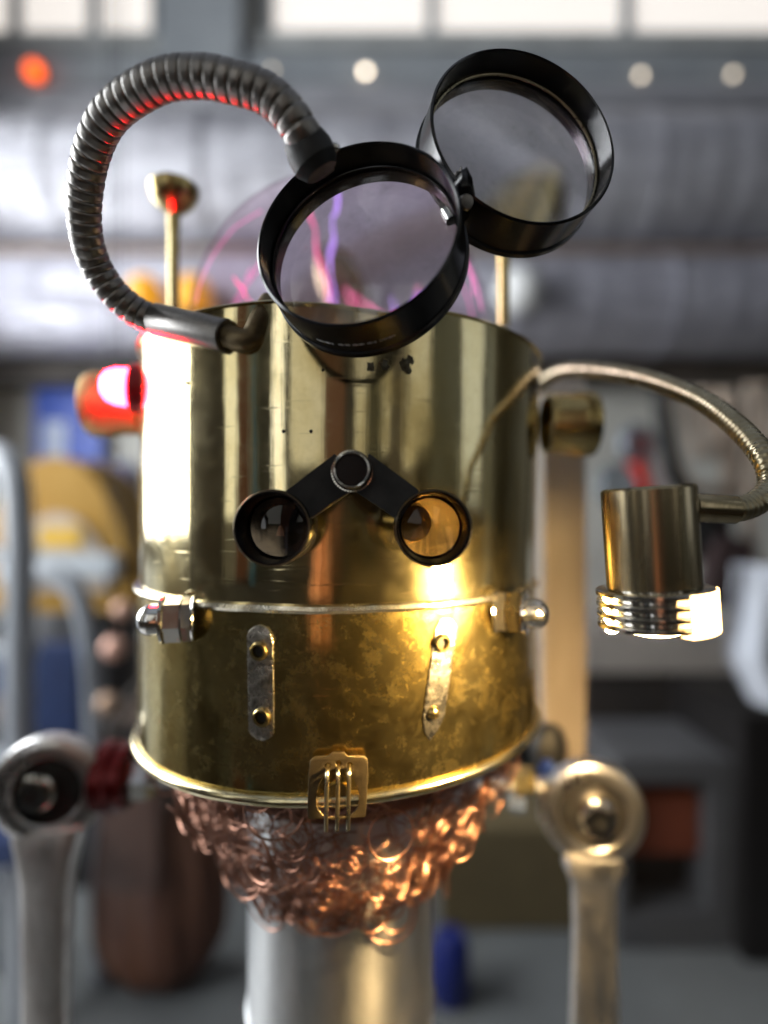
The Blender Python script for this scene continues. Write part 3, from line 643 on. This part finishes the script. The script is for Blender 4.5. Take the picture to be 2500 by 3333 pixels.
# --- chin clip with three bars
pc, nc = canpt(1103, 2560); nc = Vector((nc.x, nc.y, 0)).normalized(); side = Vector((0, 0, 1)).cross(nc).normalized()
cy = pc+nc*.0042; k = (cy.y)/F
def L2(x, y): return ((x-1103)*k, (2560-y)*k)
outl = [L2(*q) for q in [(1018, 2450), (1028, 2444), (1070, 2443), (1085, 2431), (1120, 2432), (1130, 2444), (1185, 2446), (1195, 2456), (1197, 2500), (1192, 2600), (1188, 2640), (1006, 2640), (1004, 2600), (1008, 2500), (1012, 2456)]]
hole = [L2(1100+72*math.cos(a), 2585+ (105 if math.sin(a) > 0 else 62)*-math.sin(a)) for a in [2*PI*i/36 for i in range(36)]]
holes = [hole]+[[L2(x+12*math.cos(a), y+12*math.sin(a)) for a in [2*PI*i/14 for i in range(14)]] for x, y in ((1067, 2472), (1103, 2464), (1139, 2471))]
fr = frame_xyz(side, (0, 0, 1), nc)
clip = part('chin_clip', place(curve_mesh([outl]+holes, .0004, .0002), cy, fr), 'brass_dark', rb, cy)
for x in (1067, 1102, 1137):
    pts = []
    for (yy, off) in ((2478, -.001), (2482, .0022), (2500, .0036), (2560, .0042), (2620, .0048), (2662, .0044)):
        a, b_ = L2(x-(yy-2480)*.02, yy); pts.append(cy+fr @ Vector((a, b_, off)))
    part('clip_bar', MB().tube(catmull(pts, 5), .00075, 10), 'bronze_lt', clip, cy)
part('clip_boss', MB().lathe([(0, -.0012), (.0045, -.0012), (.005, -.004)], cy+fr @ Vector((0, -.002, 0)), nc, 24), 'brass', clip, cy)

# --- side bolts with lock nuts and domed cap
def hexprof(r): return [(r*math.cos(PI/3*i+.3), r*math.sin(PI/3*i+.3)) for i in range(6)]
def bolt(x, y, zz, label, hm, dr):
    p, nn = canpt(x, y); p.z = ZC+zz; ax = Vector(dr).normalized(); p = p-ax*.001; fr = frame(ax)
    b = link('neck_bolt', None, rb, p); b['label'] = label
    part('lock_washer', MB().lathe([(0, 0), (.0084, 0), (.0088, .0006), (.0084, .0012), (0, .0012)], p, ax, 32), 'chrome', b, p)
    part('thin_nut', MB().prism(hexprof(.0086), p, fr, .0013, .0046), 'bronze', b, p, ang=20)
    part('hex_nut', MB().prism(hexprof(.0088), p, fr, .0052, .0108), hm, b, p, ang=20)
    part('shaft', MB().tube([p, p+ax*.0125], .0042, 20), 'steel', b, p)
    part('flange', MB().lathe([(0, .0108), (.0084, .0108), (.0092, .0114), (.0092, .0124), (.0066, .0132), (0, .0132)], p, ax, 36), 'chrome', b, p)
    part('domed_cap', MB().lathe([(.0060, .0125), (.0060, .0158), (.0056, .0178), (.0044, .0196), (.0024, .0208), (0, .0212)], p, ax, 36), 'chrome', b, p)
bolt(1622, 2010, -.0405, 'bright domed bolt on the right cheek', 'brass', (1, -.42, .02))
bolt(628, 2022, -.0405, 'domed bolt on the left cheek reflecting red', 'chrome', (-1, -.22, 0))

M['lens_dark'] = glass('smoky_lens_glass', (.10, .09, .10)); M['lens_amber'] = glass('amber_lens_glass', (.75, .58, .36))
# --- folding loupes as eyes
eL, eR = P(884, 1720, .170), P(1411, 1720, .170); kn = P(1145, 1532, .172)
ey = link('eye_loupes', None, rb, kn); ey['label'] = 'black folding double magnifier forming the eyes'
def loupe(c, lab, lm):
    ax = Vector((0, -1, 0)); Ro = .0118
    prof = [(Ro-.0004, 0), (Ro, -.0006), (Ro, -.019), (Ro-.001, -.020), (.0092, -.020), (.0092, -.0125), (.0101, -.0118), (Ro-.0013, -.001), (Ro-.0009, 0)]
    l = part('eye_ring', MB().lathe(prof, c, ax, 72, closed=True), 'black', ey, c, label=lab)
    part('rim_edge', MB().torus(c+Vector((0, -.0001, 0)), ax, Ro-.0004, .00014, 72, 8), 'brass_dark', l, c)
    lens = [(0, .0015), (.004, .0012), (.0099, 0), (.0099, -.001), (.004, -.0022), (0, -.0025)]
    part('eye_lens', MB().lathe(lens, c+Vector((0, .0108, 0)), ax, 48), lm, l, c)
    return l
loupe(eL, 'left eye ring with dark lens', 'lens_dark'); loupe(eR, 'right eye ring with amber lit lens', 'lens_amber')
for c in (eL, eR):
    s = 1 if c is eL else -1
    q = c+Vector((.0045*s, .018, .001)); cp, cn = canpt(c.x/c.y*F+1250, 1715)
    part('eye_stem', MB().tube([q, Vector((q.x, AY-math.sqrt(.0985**2-(q.x-AX)**2)+.001, q.z))], .0052, 20), 'brass', ey, q)
    # bridge arm
    a = c+Vector((.0085*s, .006, .0085)); b_ = kn+Vector((-.002*s, .006, .0005)); d = (b_-a).normalized(); upv = Vector((-d.z, 0, d.x)); 
    if upv.z < 0: upv = -upv
    h = .0066; dd = Vector((0, .0035, 0)); mb = MB()
    pts = [a-upv*h*.95-d*.002, b_-upv*h*.95, b_+upv*h*.9, a+upv*h*.75-d*.002]
    mb.add([p_-dd for p_ in pts]+[p_+dd for p_ in pts], [(0, 1, 2, 3), (7, 6, 5, 4), (0, 4, 5, 1), (1, 5, 6, 2), (2, 6, 7, 3), (3, 7, 4, 0)])
    part('bridge_arm', mb, 'blackmat', ey, kn)
kb = part('pivot_knob', MB().lathe([(0, .0012), (.0046, .0012), (.0048, .0020), (.0055, .0020), (.0057, .0012), (.0057, -.001), (.0062, -.002), (.0062, -.010), (0, -.010)], kn, (0, -1, 0), 56), 'black', ey, kn)
part('knob_ring', MB().torus(kn+Vector((0, -.0019, 0)), (0, -1, 0), .0052, .0004, 56, 8), 'chrome', kb, kn)
for i in range(46):
    a = 2*PI*i/46; q = kn+Vector((.00625*math.cos(a), .0035, .00625*math.sin(a)))
    if i == 0:
        kn0 = part('knurl_tooth', MB().tube([kn+Vector((.00625, .0018, 0)), kn+Vector((.00625, .0052, .0006))], .00034, 6), 'chrome', kb, kn)
    else:
        c_ = kn0.copy(); C.objects.link(c_); c_.rotation_euler = (0, -a, 0)

# --- magnifier rings
def magnifier(fpx, Yf, bpx, Yb, r, label, glass_t=.62, Rc=.2, rr_m='black'):
    a = P(*fpx, Yf); b_ = P(*bpx, Yb); ax = (a-b_).normalized(); L = (a-b_).length
    prof = [(r-.0007, 0), (r, -.0006), (r, -L*.86), (r+.0007, -L*.88), (r+.0007, -L), (r-.0020, -L), (r-.0020, -L*glass_t-.002), (r-.0014, -L*glass_t+.002), (r-.0012, -L*glass_t+.004), (r-.0011, -.0004)]
    t = part('magnifier', MB().lathe(prof, a, ax, 112, closed=True), 'black', rb, a, label=label)
    gc = a-ax*(L*glass_t); rl = r-.0014; pr = []
    for i in range(13):
        q = rl*i/12; pr.append((q, (rl*rl-q*q)/(2*Rc)+.0005))
    for i in range(13):
        q = rl*(12-i)/12; pr.append((q, -(rl*rl-q*q)/(2*Rc)-.0005))
    part('lens', MB().lathe(pr, gc, ax, 96), 'lens', t, a, ang=60)
    part('retaining_ring', MB().torus(gc+ax*.0022, ax, r-.0018, .0004, 96, 8), rr_m, t, a)
    return t, a, ax, L
m1, c1, ax1, L1 = magnifier((1153, 748), .170, (1203, 868), .1865, .0321, 'lower black ringed magnifying lens in front of the pot rim', Rc=.24)
m2, c2, ax2, L2_ = magnifier((1713, 435), .184, (1642, 562), .2005, .0324, 'upper black ringed magnifying lens at the top right', Rc=.25, rr_m='bronze_lt')
# white lettering round the lower ring
txt = '90mm  2.5x  GLASS  LENS'
fr1 = frame(ax1, (1, 0, 0)); mb = MB()
cu = bpy.data.curves.new('ring_text', 'FONT'); 
ang0 = math.atan2((Vector((0, 0, -1)) @ fr1.col[1]), (Vector((0, 0, -1)) @ fr1.col[0]))
bpy.data.curves.remove(cu)
for i in range(34):
    if i in (8, 9, 15, 21, 26): continue
    a = ang0-.42+i*.024; rr = .0321+.00012; hgt = -L1*.60
    e = fr1 @ Vector((math.cos(a), math.sin(a), 0)); tn = fr1 @ Vector((-math.sin(a), math.cos(a), 0))
    q = c1+e*rr+ax1*hgt; w_ = .0002+.00012*(i % 3); hh = .0004+.00015*(i % 2)
    mb.add([q-tn*w_-ax1*hh, q+tn*w_-ax1*hh, q+tn*w_+ax1*hh*.6, q-tn*w_+ax1*hh], [(0, 1, 2, 3)])
part('ring_lettering', mb, 'text', m1, c1, smooth=False)
# hinge clamp between the two rings
hp = P(1500, 640, .182)
hg = part('ring_clamp', MB().blob(hp, (.0042, .009, .0075), 14, .12), 'black', rb, hp)
part('clamp_screw', MB().lathe([(0, .0015), (.002, .0013), (.0024, 0), (0, -.004)], hp+Vector((.0005, -.0075, -.006)), (.3, -1, -.3), 16), 'bronze', hg, hp)
q1 = P(1468, 720, .172); part('clamp_bolt', MB().tube([q1, q1+Vector((-.0015, .002, .004))], .0017, 12), 'chrome', hg, hp)

# --- big gooseneck
gp = [((1018, 500), .169), ((985, 440), .166), ((938, 368), .164), ((861, 303), .163), ((753, 268), .163), ((650, 250), .164), ((512, 269), .167), ((367, 365), .175), ((301, 492), .183),
      ((275, 642), .192), ((280, 763), .199), ((310, 860), .206), ((371, 953), .211), ((451, 1018), .215), ((520, 1044), .2165)]
cv = resample(catmull([P(*a, b_) for a, b_ in gp], 30), .00037)
def coil(cv, r, name, m, parent, per=6, amp=.075):
    rad = []
    for i in range(len(cv)):
        f_ = (i % per)/per; rad.append(r*(1-amp if i % per == 0 else 1-amp*.35 if i % per in (1, per-1) else 1+amp*.12*math.sin(PI*f_)))
    return part(name, MB().tube(cv, rad, 28), m, parent, cv[0], ang=50)
gn = coil(cv, .0056, 'gooseneck', 'bronze', rb, 10, .07)
gn['label'] = 'thick grey ribbed gooseneck looping up to the lower magnifier'
e0, e1 = P(505, 1040, .216), P(738, 1094, .2055)
d = (e1-e0).normalized()
part('gooseneck_sleeve', MB().lathe([(0, 0), (.0057, 0), (.0061, .0006), (.0061, (e1-e0).length-.0005), (.0057, (e1-e0).length), (0, (e1-e0).length)], e0, d, 40), 'bronze', rb, e0)
el = catmull([P(725, 1090, .206), P(790, 1108, .203), P(822, 1096, .2035), P(850, 1040, .205), P(880, 985, .21)], 8)
part('elbow_pipe', MB().tube(el, .0042, 24), 'brass_dark', rb, el[0])
# clamp inside the ring where the gooseneck ends
gc = P(1012, 500, .169)
cl = part('gooseneck_clamp', MB().lathe([(0, .006), (.0062, .005), (.0072, .001), (.0072, -.003), (.005, -.006), (0, -.007)], gc, (-.5, -.2, .8), 24), 'blackmat', rb, gc)
part('clamp_nut', MB().prism(hexprof(.0042), P(1040, 525, .172), frame((.4, -.7, -.6)), -.003, .003), 'bronze', cl, gc)
q = P(1085, 480, .168); part('clamp_rivet', MB().blob(q, (.0021, .0012, .0015), 14, .05), 'chrome', cl, gc)

# --- antennas
def antenna(x, ytop, ybase, Y, lab, ks=1):
    b0 = P(x, ybase, Y); tp = P(x, ytop, Y)
    a = part('antenna', MB().tube([b0, tp+Vector((0, 0, -.008))], .0030, 20), 'brass', rb, b0, label=lab)
    part('antenna_knob', MB().lathe([(a_*ks if a_ > .0035 else a_, b_*ks) for a_, b_ in [(.0032, -.021), (.0034, -.0125), (.0060, -.0105), (.0105, -.0065), (.0128, -.0015), (.0128, .0015), (.0110, .0035), (.0085, .0048), (0, .0052)]], tp, (0, 0, 1), 48), 'brass', a, tp)
    return a
antenna(566, 622, 1060, .30, 'left brass antenna with mushroom knob')
antenna(1640, 650, 1060, .30, 'right brass antenna behind the upper magnifier', 1.75)

M['faintpink'] = emis('faint_plasma', (1, .25, .6), .9)
# --- plasma globe
gcx = Vector((AX, AY, ZC+.092)); Rg = .077
gl = link('plasma_globe', None, rb, gcx); gl['label'] = 'clear glass plasma globe with pink and violet arcs set in the pot'
pr = [(Rg*math.sin(t_), Rg*math.cos(t_)) for t_ in [PI*.64*i/40 for i in range(41)]]; pr[0] = (0, Rg)
part('glass_dome', MB().lathe(pr, gcx, (0, 0, 1), 96), 'dome', gl, gcx, ang=90)
part('electrode', MB().blob(gcx+Vector((.004, 0, .036)), (.0075, .0075, .0075), 24, 0), 'brass_brush', gl, gcx)
part('electrode_stem', MB().lathe([(.012, -.055), (.009, -.04), (.0062, -.01), (.0062, 0)], gcx+Vector((.004, 0, .03)), (0, 0, 1), 28), mat('stem_ceramic', (.6, .45, .3), None, .4), gl, gcx)
def arc(pts, m, r):
    pts = [P(*p_) for p_ in pts]; c = catmull(pts, 8)
    c = [p_+Vector((math.sin(i*.9+len(c)), 0, math.cos(i*1.3)))*.0005+Vector((random.uniform(-1, 1), 0, random.uniform(-1, 1)))*.0003 for i, p_ in enumerate(c)]
    r = [r*(.3+.6*abs(math.sin(i*.35+1))) for i in range(len(c))]
    part('plasma_arc', MB().tube(c, r, 8), m, gl, gcx)
arc([(1118, 1040, .285), (1108, 960, .275), (1112, 870, .265), (1130, 790, .262), (1150, 700, .27)], 'purple', .0006)
arc([(1116, 985, .28), (1100, 900, .27), (1085, 800, .265), (1078, 720, .27)], 'pink', .0007)
arc([(1140, 900, .28), (1180, 915, .27), (1225, 935, .26), (1270, 925, .26), (1300, 870, .265)], 'pink', .0008)
arc([(1270, 980, .265), (1275, 940, .26), (1285, 900, .258), (1320, 880, .26)], 'purple', .0006)
arc([(1230, 980, .27), (1238, 930, .265), (1240, 900, .262)], 'purple', .0005)
arc([(850, 1050, .30), (800, 960, .285), (760, 900, .28)], 'pink', .0008)

for k_ in range(9):
    a0_ = random.choice((-1, 1))*random.uniform(.15, .5)+(PI if k_ % 2 else 0); pts_ = []
    for i_ in range(6):
        th_ = PI*(.46-.052*i_*random.uniform(.7, 1.2)); aa = a0_+random.uniform(-.05, .05)
        pts_.append(gcx+Vector((math.sin(th_)*math.cos(aa), math.sin(th_)*math.sin(aa), math.cos(th_)))*(Rg-.003))
    part('plasma_arc', MB().tube(catmull(pts_, 6), .0003, 6), M['faintpink'], gl, gcx)
# --- ears
def cup(x0, x1, yc, Y, r, lab, m):
    a = P(x0, yc, Y); b_ = P(x1, yc, Y); L = (b_-a).length; ax = (b_-a).normalized()
    e = part('ear_cup', MB().lathe([(r*.86, 0), (r*.9, .0), (r*.93, L*.04), (r*.93, L*.5), (r, L*.62), (r, L*.93), (r*.96, L), (r*.84, L), (r*.84, L*.2), (0, L*.18)], a, ax, 56), m, rb, a, label=lab)
    return e, a, b_
e, a, b_ = cup(1776, 1928, 1382, .30, .0172, 'right brass ear cup', 'brass')
e2, a2, b2 = cup(470, 300, 1318, .30, .0172, 'left brass ear cup glowing red', 'brass_satin')
q = P(420, 1262, .262)
rl = link('red_lamp', None, rb, q); rl['label'] = 'glowing red ear lamp with white hot bulb'
part('bulb', MB().lathe([(0, .0125), (.004, .0118), (.0068, .0098), (.0084, .006), (.0088, 0), (0, -.001)], q, (-1, -.25, .05), 36), 'redbulb', rl, q)
part('lamp_housing', MB().lathe([(.0094, .000), (.0112, -.001), (.0116, -.006), (.0112, -.0105), (.008, -.0135), (0, -.0135)], q, (-1, -.25, .05), 36), mat('red_enamel', (.62, .015, .03), (.5, .01, .02), .3, 0, 30), rl, q)
part('bulb_glass', MB().lathe([(.0108, -.004), (.0108, -.0085), (.0101, -.0085), (.0101, -.004)], q, (-1, -.25, .05), 36, closed=True), 'redano', rl, q)
part('lamp_bracket', MB().tube([q+Vector((.010, .003, -.004)), q+Vector((.016, .02, -.004)), P(455, 1300, .29)], .003, 12), 'brass_dark', rl, q)

# --- work lamp on its gooseneck
LY = .176
lt, lb = P(2107, 1586, LY), P(2128, 1910, LY); lax = (lt-lb).normalized(); LL = (lt-lb).length
lp = link('work_lamp', None, rb, lb); lp['label'] = 'brushed brass lamp head with ringed lit end on the right'
part('lamp_shade', MB().lathe([(.0132, 0), (.0138, .0003), (.0138, LL-.0008), (.0132, LL), (0, LL+.0003)], lb, lax, 72), 'brass_brush', lp, lb)
rt = .0172; fins = MB()
for k in range(4):
    h = -.0002-.0033*k
    part('cooling_ring', MB().lathe([(.0115, h), (rt-.0006, h), (rt, h-.0004), (rt, h-.0015), (rt-.0006, h-.0019), (.0115, h-.0019)], lb, lax, 72, closed=True), 'chrome', lp, lb)
core = .0118
part('lamp_core', MB().lathe([(0, .000), (core, 0), (core, -.0125), (0, -.0125)], lb, lax, 40), 'chrome', lp, lb)
part('lamp_bulb', MB().lathe([(0, -.0129), (.0100, -.0129), (.0100, -.0136), (0, -.0140)], lb, lax, 40), 'warmdown', lp, lb)
part('lamp_bulb', MB().lathe([(core+.0002, -.0006), (.0175, -.0006), (.0175, -.0128), (core+.0002, -.0134)], lb, lax, 20, a0=R(8), a1=R(74), closed=True, ref=(0, -1, 0)), 'warmrim', lp, lb)
part('lamp_bulb', MB().lathe([(core+.0002, -.0004), (.0150, -.0004), (.0150, -.0134), (core+.0002, -.0134)], lb, lax, 20, a0=R(-132), a1=R(-86), closed=True, ref=(0, -1, 0)), 'warmbulb', lp, lb)
# chrome sleeve hiding the front left of the glowing core
part('lamp_sleeve', MB().lathe([(core+.0008, .0), (core+.0016, 0), (core+.0016, -.0122), (core+.0008, -.0122)], lb, lax, 32, a0=R(-78), a1=R(8), closed=True, ref=(0, -1, 0)), 'chrome', lp, lb)
s0, s1 = P(2250, 1652, LY+.002), P(2388, 1660, LY+.004)
part('lamp_sleeve_tube', MB().lathe([(.0045, 0), (.0046, .001), (.0046, (s1-s0).length), (.0040, (s1-s0).length+.0003), (0, (s1-s0).length+.0003)], s0, (s1-s0), 32), 'brass_brush', lp, lb)
cv2 = catmull([s1, P(2440, 1648, LY+.006), P(2492, 1612, LY+.008), P(2510, 1560, LY+.012), P(2480, 1480, .192), P(2392, 1383, .205), P(2271, 1298, .225), P(2103, 1235, .255), P(1952, 1208, .285), P(1850, 1206, .305), P(1795, 1225, .325), P(1750, 1262, .345)], 20)
cv2 = resample(cv2, .00042)
g2 = coil(cv2, .0041, 'lamp_gooseneck', 'bronze_lt', rb, 5, .07)

# --- solder crumbs on the pot front
for (x, y, s) in ((1315, 1186, .0022), (1332, 1172, .0016), (1252, 1190, .0018), (1205, 1195, .0015), (1322, 1202, .0018)):
    q, nn = canpt(x, y, .0998); part('solder_crumb', MB().blob(q, (s*1.1, s*.7, s), 10, .35), 'grime', rb, q)
for (x, y) in ((1051, 1206), (1012, 1404), (922, 1404), (606, 1246)):
    q, nn = canpt(x, y, .0996); part('pit_mark', MB().lathe([(0, .0003), (.0005, .0002), (.0007, -.0003)], q, nn, 10), 'blackmat', rb, q)

# --- neck pipe and copper collar
NR = .0485
prof = [(0, -.135), (NR*.99, -.135), (NR, -.137), (NR, -.252), (NR+.0012, -.2535), (NR+.0012, -.2555), (NR-.0004, -.257), (NR, -.262), (NR, -1.19), (NR*2, -1.191), (NR*2.1, -ZC), (0, -ZC)]
part('neck_pipe', MB().lathe(prof, (AX, AY, ZC), (0, 0, 1), 96), 'pipe', rb, base)
col = link('copper_collar', None, rb, (AX, AY, ZC-.12)); col['label'] = 'basket of tangled copper wire rings under the head'
co = Vector((AX, AY, ZC-.12))
part('collar_gap_fill', MB().lathe([(.078, .012), (.070, -.006), (.055, -.016), (.047, -.020)], co, (0, 0, 1), 64), mat('dark_gap_copper', (.22, .10, .06), (.12, .05, .03), .5, 1, 60), col, co)  # dark bowl added for the darkness between the wire rings
part('can_support', MB().lathe([(.045, -.02), (.07, .008), (.09, .012)], co, (0, 0, 1), 48), 'blackmat', col, co)
def ringmesh(kind):
    mb = MB()
    if kind == 0: mb.torus((0, 0, 0), (0, 0, 1), 1, .042, 22, 4)
    elif kind == 1:
        pts = [(math.cos(a)*(.25+.75*a/(5*PI)), math.sin(a)*(.25+.75*a/(5*PI)), 0) for a in [5*PI*i/44 for i in range(45)]]; mb.tube(pts, .036, 4)
    elif kind == 2: mb.torus((0, 0, 0), (0, 0, 1), 1, .042, 20, 4); mb.torus((.25, 0, .05), (0, 0.1, 1), .58, .045, 14, 4)
    else: mb.tube(catmull([(-1.2, -.4, 0), (-.3, .7, .3), (.3, -.6, -.2), (1.2, .5, .2)], 6), .09, 4)
    return mb
protos = []
for k in range(4):
    o = part('wire_ring', ringmesh(k), 'copper', col, Vector((0, 0, 0))); protos.append(o.data); WO.pop(o.name, None); bpy.data.objects.remove(o)
rr = random.Random(3)
for i in range(290):
    t_ = rr.random()**.8
    if i < 34: t_ = .86+.14*rr.random()
    a = rr.uniform(PI*1.0-.25, PI*2+.25) if i < 250 else rr.uniform(0, PI)
    z = .019-.080*t_; rad = .086-.006*t_-.034*t_**2+rr.uniform(-.005, .007)
    s = rr.uniform(.005, .0115)
    if t_ > .85: s = rr.uniform(.008, .015)
    o = bpy.data.objects.new('wire_ring', protos[rr.choice((0, 1, 1, 2, 2, 0))]); C.objects.link(o); o.parent = col
    o.location = (rad*math.cos(a), rad*math.sin(a), z)
    nrm = Vector((math.cos(a)+rr.uniform(-.5, .5), math.sin(a)+rr.uniform(-.5, .5), -.3+rr.uniform(-.5, .5)))
    o.rotation_mode = 'QUATERNION'; o.rotation_quaternion = nrm.to_track_quat('Z', 'Y'); o.scale = (s, s, s)

mb = MB()
for i in range(260):
    t_ = rr.random()**1.8; a = rr.uniform(PI-.2, 2*PI+.2); z = .022-.07*t_; rad = .083-.006*t_-.034*t_**2+rr.uniform(-.003, .001); s = rr.uniform(.004, .009)
    nrm = Vector((math.cos(a)+rr.uniform(-.7, .7), math.sin(a)+rr.uniform(-.7, .7), rr.uniform(-.7, .7))).normalized(); fr = frame(nrm)
    c_ = co+Vector((rad*math.cos(a), rad*math.sin(a), z)); a1 = rr.uniform(0, 6)
    mb.tube([c_+fr @ Vector((s*math.cos(a1+k*.5), s*math.sin(a1+k*.5), .1*s*k-.3*s)) for k in range(9)], s*.045, 4, cap=False)
o = part('loose_wire', mb, 'copper', col, co); o['kind'] = 'stuff'
# --- shoulders and wrench arms
def ratchet(x, y, Y, s, lab, hub_dx):
    c = P(x, y, Y); k = Y/F; wf = 1.0; kk = k*(1.06 if s < 0 else 1)
    w_ = part('wrench_arm', MB(), 'steel', rb, c) if False else link('wrench_arm', None, rb, c); w_['label'] = lab
    ax = Vector((hub_dx, -1, 0)).normalized(); ro, ri = 166*kk, 108*k
    prof = [(ri, .0035), (ri+.001, .0045), ((ro+ri)/2, .0048), (ro-.003, .0042), (ro-.0006, .003), (ro, .001), (ro, -.006), (ro-.003, -.009), (ri, -.009)]
    part('wrench_head', MB().lathe(prof, c, ax, 72, closed=True), 'steel', w_, c)
    part('wrench_socket', MB().lathe([(0, -.0015), (ri*.97, -.0015), (ri*.99, .0025)], c, ax, 48), 'blackmat' if s < 0 else 'bronze', w_, c)
    h = c+ax*.001+Vector(((14 if s > 0 else -32)*k, 0, (-6 if s > 0 else 0)*k))
    hb_ = part('drive_hub', MB().lathe([(.0032, .0052), (.0088, .0052), (.0104, .004), (64*k, .001), (64*k, -.002), (0, -.002)], h, ax, 40), 'chrome', w_, c)
    part('hub_nut', MB().prism(hexprof(.0092), h, frame(ax), .0050, .0095), 'chrome', w_, c, ang=20)
    part('hub_hole', MB().lathe([(0, .0097), (.0036, .0097)], h, ax, 20), 'blackmat', w_, c)
    # handle: neck, shoulder bulge, long tapered bar with raised edge
    secs = [(140, 92, .008), (170, 98, .009), (200, 82, .008), (245, 70, .0065), (400, 68, .006), (700, 80, .006), (1000, 92, .007), (1500, 95, .0075), (1900, 90, .0075), (1960, 70, .005)]
    if s < 0: secs = [(120, 118, .006), (165, 112, .008), (215, 98, .0085), (300, 84, .0075), (500, 78, .0065), (800, 74, .006), (1200, 80, .007), (1900, 80, .0075), (1960, 70, .005)]
    mb = MB(); n_ = 20
    for dy, hw, th in secs:
        for i in range(n_):
            a = 2*PI*i/n_; cc, ss = math.cos(a), math.sin(a)
            mb.v.append(c+Vector(((8*s*dy/700+hw*wf*abs(cc)**.6*(1 if cc >= 0 else -1))*k, th*abs(ss)**.6*(1 if ss >= 0 else -1), -dy*k)))
    for j in range(len(secs)-1):
        for i in range(n_): mb.f.append((j*n_+i, j*n_+(i+1) % n_, (j+1)*n_+(i+1) % n_, (j+1)*n_+i))
    mb.f.append(tuple(range(n_))); mb.f.append(tuple((len(secs)-1)*n_+i for i in range(n_)))
    part('wrench_handle', mb, 'handle', w_, c, ang=60)
    return c
# pale upright board bolted behind the right shoulder
Yq = .42
bd_ = part('back_board', MB().box((P(1768, 0, Yq).x, Yq, P(0, 2690, Yq).z), (P(1908, 0, Yq).x, Yq+.012, P(0, 1262, Yq).z), .0015), mat('post_wood', (.36, .30, .24), (.25, .20, .155), .6, 0, 40, (1, 1, .15), .3), rb, P(1838, 2690, Yq), label='pale wooden upright board behind the right shoulder')
part('top_label', MB().box((P(1790, 0, Yq).x, Yq-.0012, P(0, 1258, Yq).z), (P(1903, 0, Yq).x, Yq-.0003, P(0, 1236, Yq).z)).box((P(1790, 0, Yq).x, Yq-.0011, P(0, 1300, Yq).z), (P(1903, 0, Yq).x, Yq-.0003, P(0, 1259, Yq).z)), mat('paper_label', (.75, .68, .62), None, .6), bd_)
part('board_bolt', MB().tube([P(1850, 2560, .345), P(1838, 2560, .44)], .005, 12), 'steel', bd_)
cL = ratchet(160, 2570, .32, -1, 'left ratchet wrench arm with dark socket', .16)
cR = ratchet(1928, 2645, .325, 1, 'right ratchet wrench arm lit warm', -.16)
sl = link('shoulder', None, rb, P(440, 2520, .34)); sl['label'] = 'left shoulder joint with dark red collar'; so = origin_of(sl)
a, b_ = P(330, 2525, .335), P(560, 2525, .34)
part('shoulder_collar', MB().lathe([(0, 0), (.0185, 0), (.0205, .0015), (.0205, .009), (.0185, .0105), (.0185, .017), (.0165, .019), (0, .019)], a, (1, 0, 0), 48), 'redano', sl, so)
part('shoulder_shaft', MB().tube([a, b_, Vector((AX, AY, b_.z))], .006, 20), 'steel', sl, so)
part('shoulder_nut', MB().prism(hexprof(.012), a+Vector((.02, 0, -.002)), frame((1, 0, 0)), 0, .010), 'chrome', sl, so, ang=20)
sr = link('shoulder', None, rb, P(1700, 2550, .34)); sr['label'] = 'right shoulder joint with brass nuts and blue washer'; so = origin_of(sr)
a, b_ = P(1790, 2560, .34), P(1600, 2560, .34)
part('shoulder_washer', MB().lathe([(0, 0), (.014, 0), (.015, .001), (.015, .004), (0, .005)], a+Vector((.002, 0, 0)), (-1, 0, 0), 40), 'blueano', sr, so)
part('shoulder_shaft', MB().tube([a+Vector((.012, 0, 0)), b_, Vector((AX, AY, b_.z))], .006, 20), 'steel', sr, so)
part('shoulder_nut', MB().prism(hexprof(.0085), P(1735, 2545, .335), frame((-1, 0, 0)), 0, .012), 'brass', sr, so, ang=20)
part('shoulder_nut', MB().prism(hexprof(.0065), P(1710, 2612, .33), frame((-1, .3, 0)), 0, .009), 'chrome', sr, so, ang=20)
o = part('jaw_spring', MB().blob(P(1785, 2440, .37), (.012, .012, .018), 16, .05), 'blackmat', sr, so)
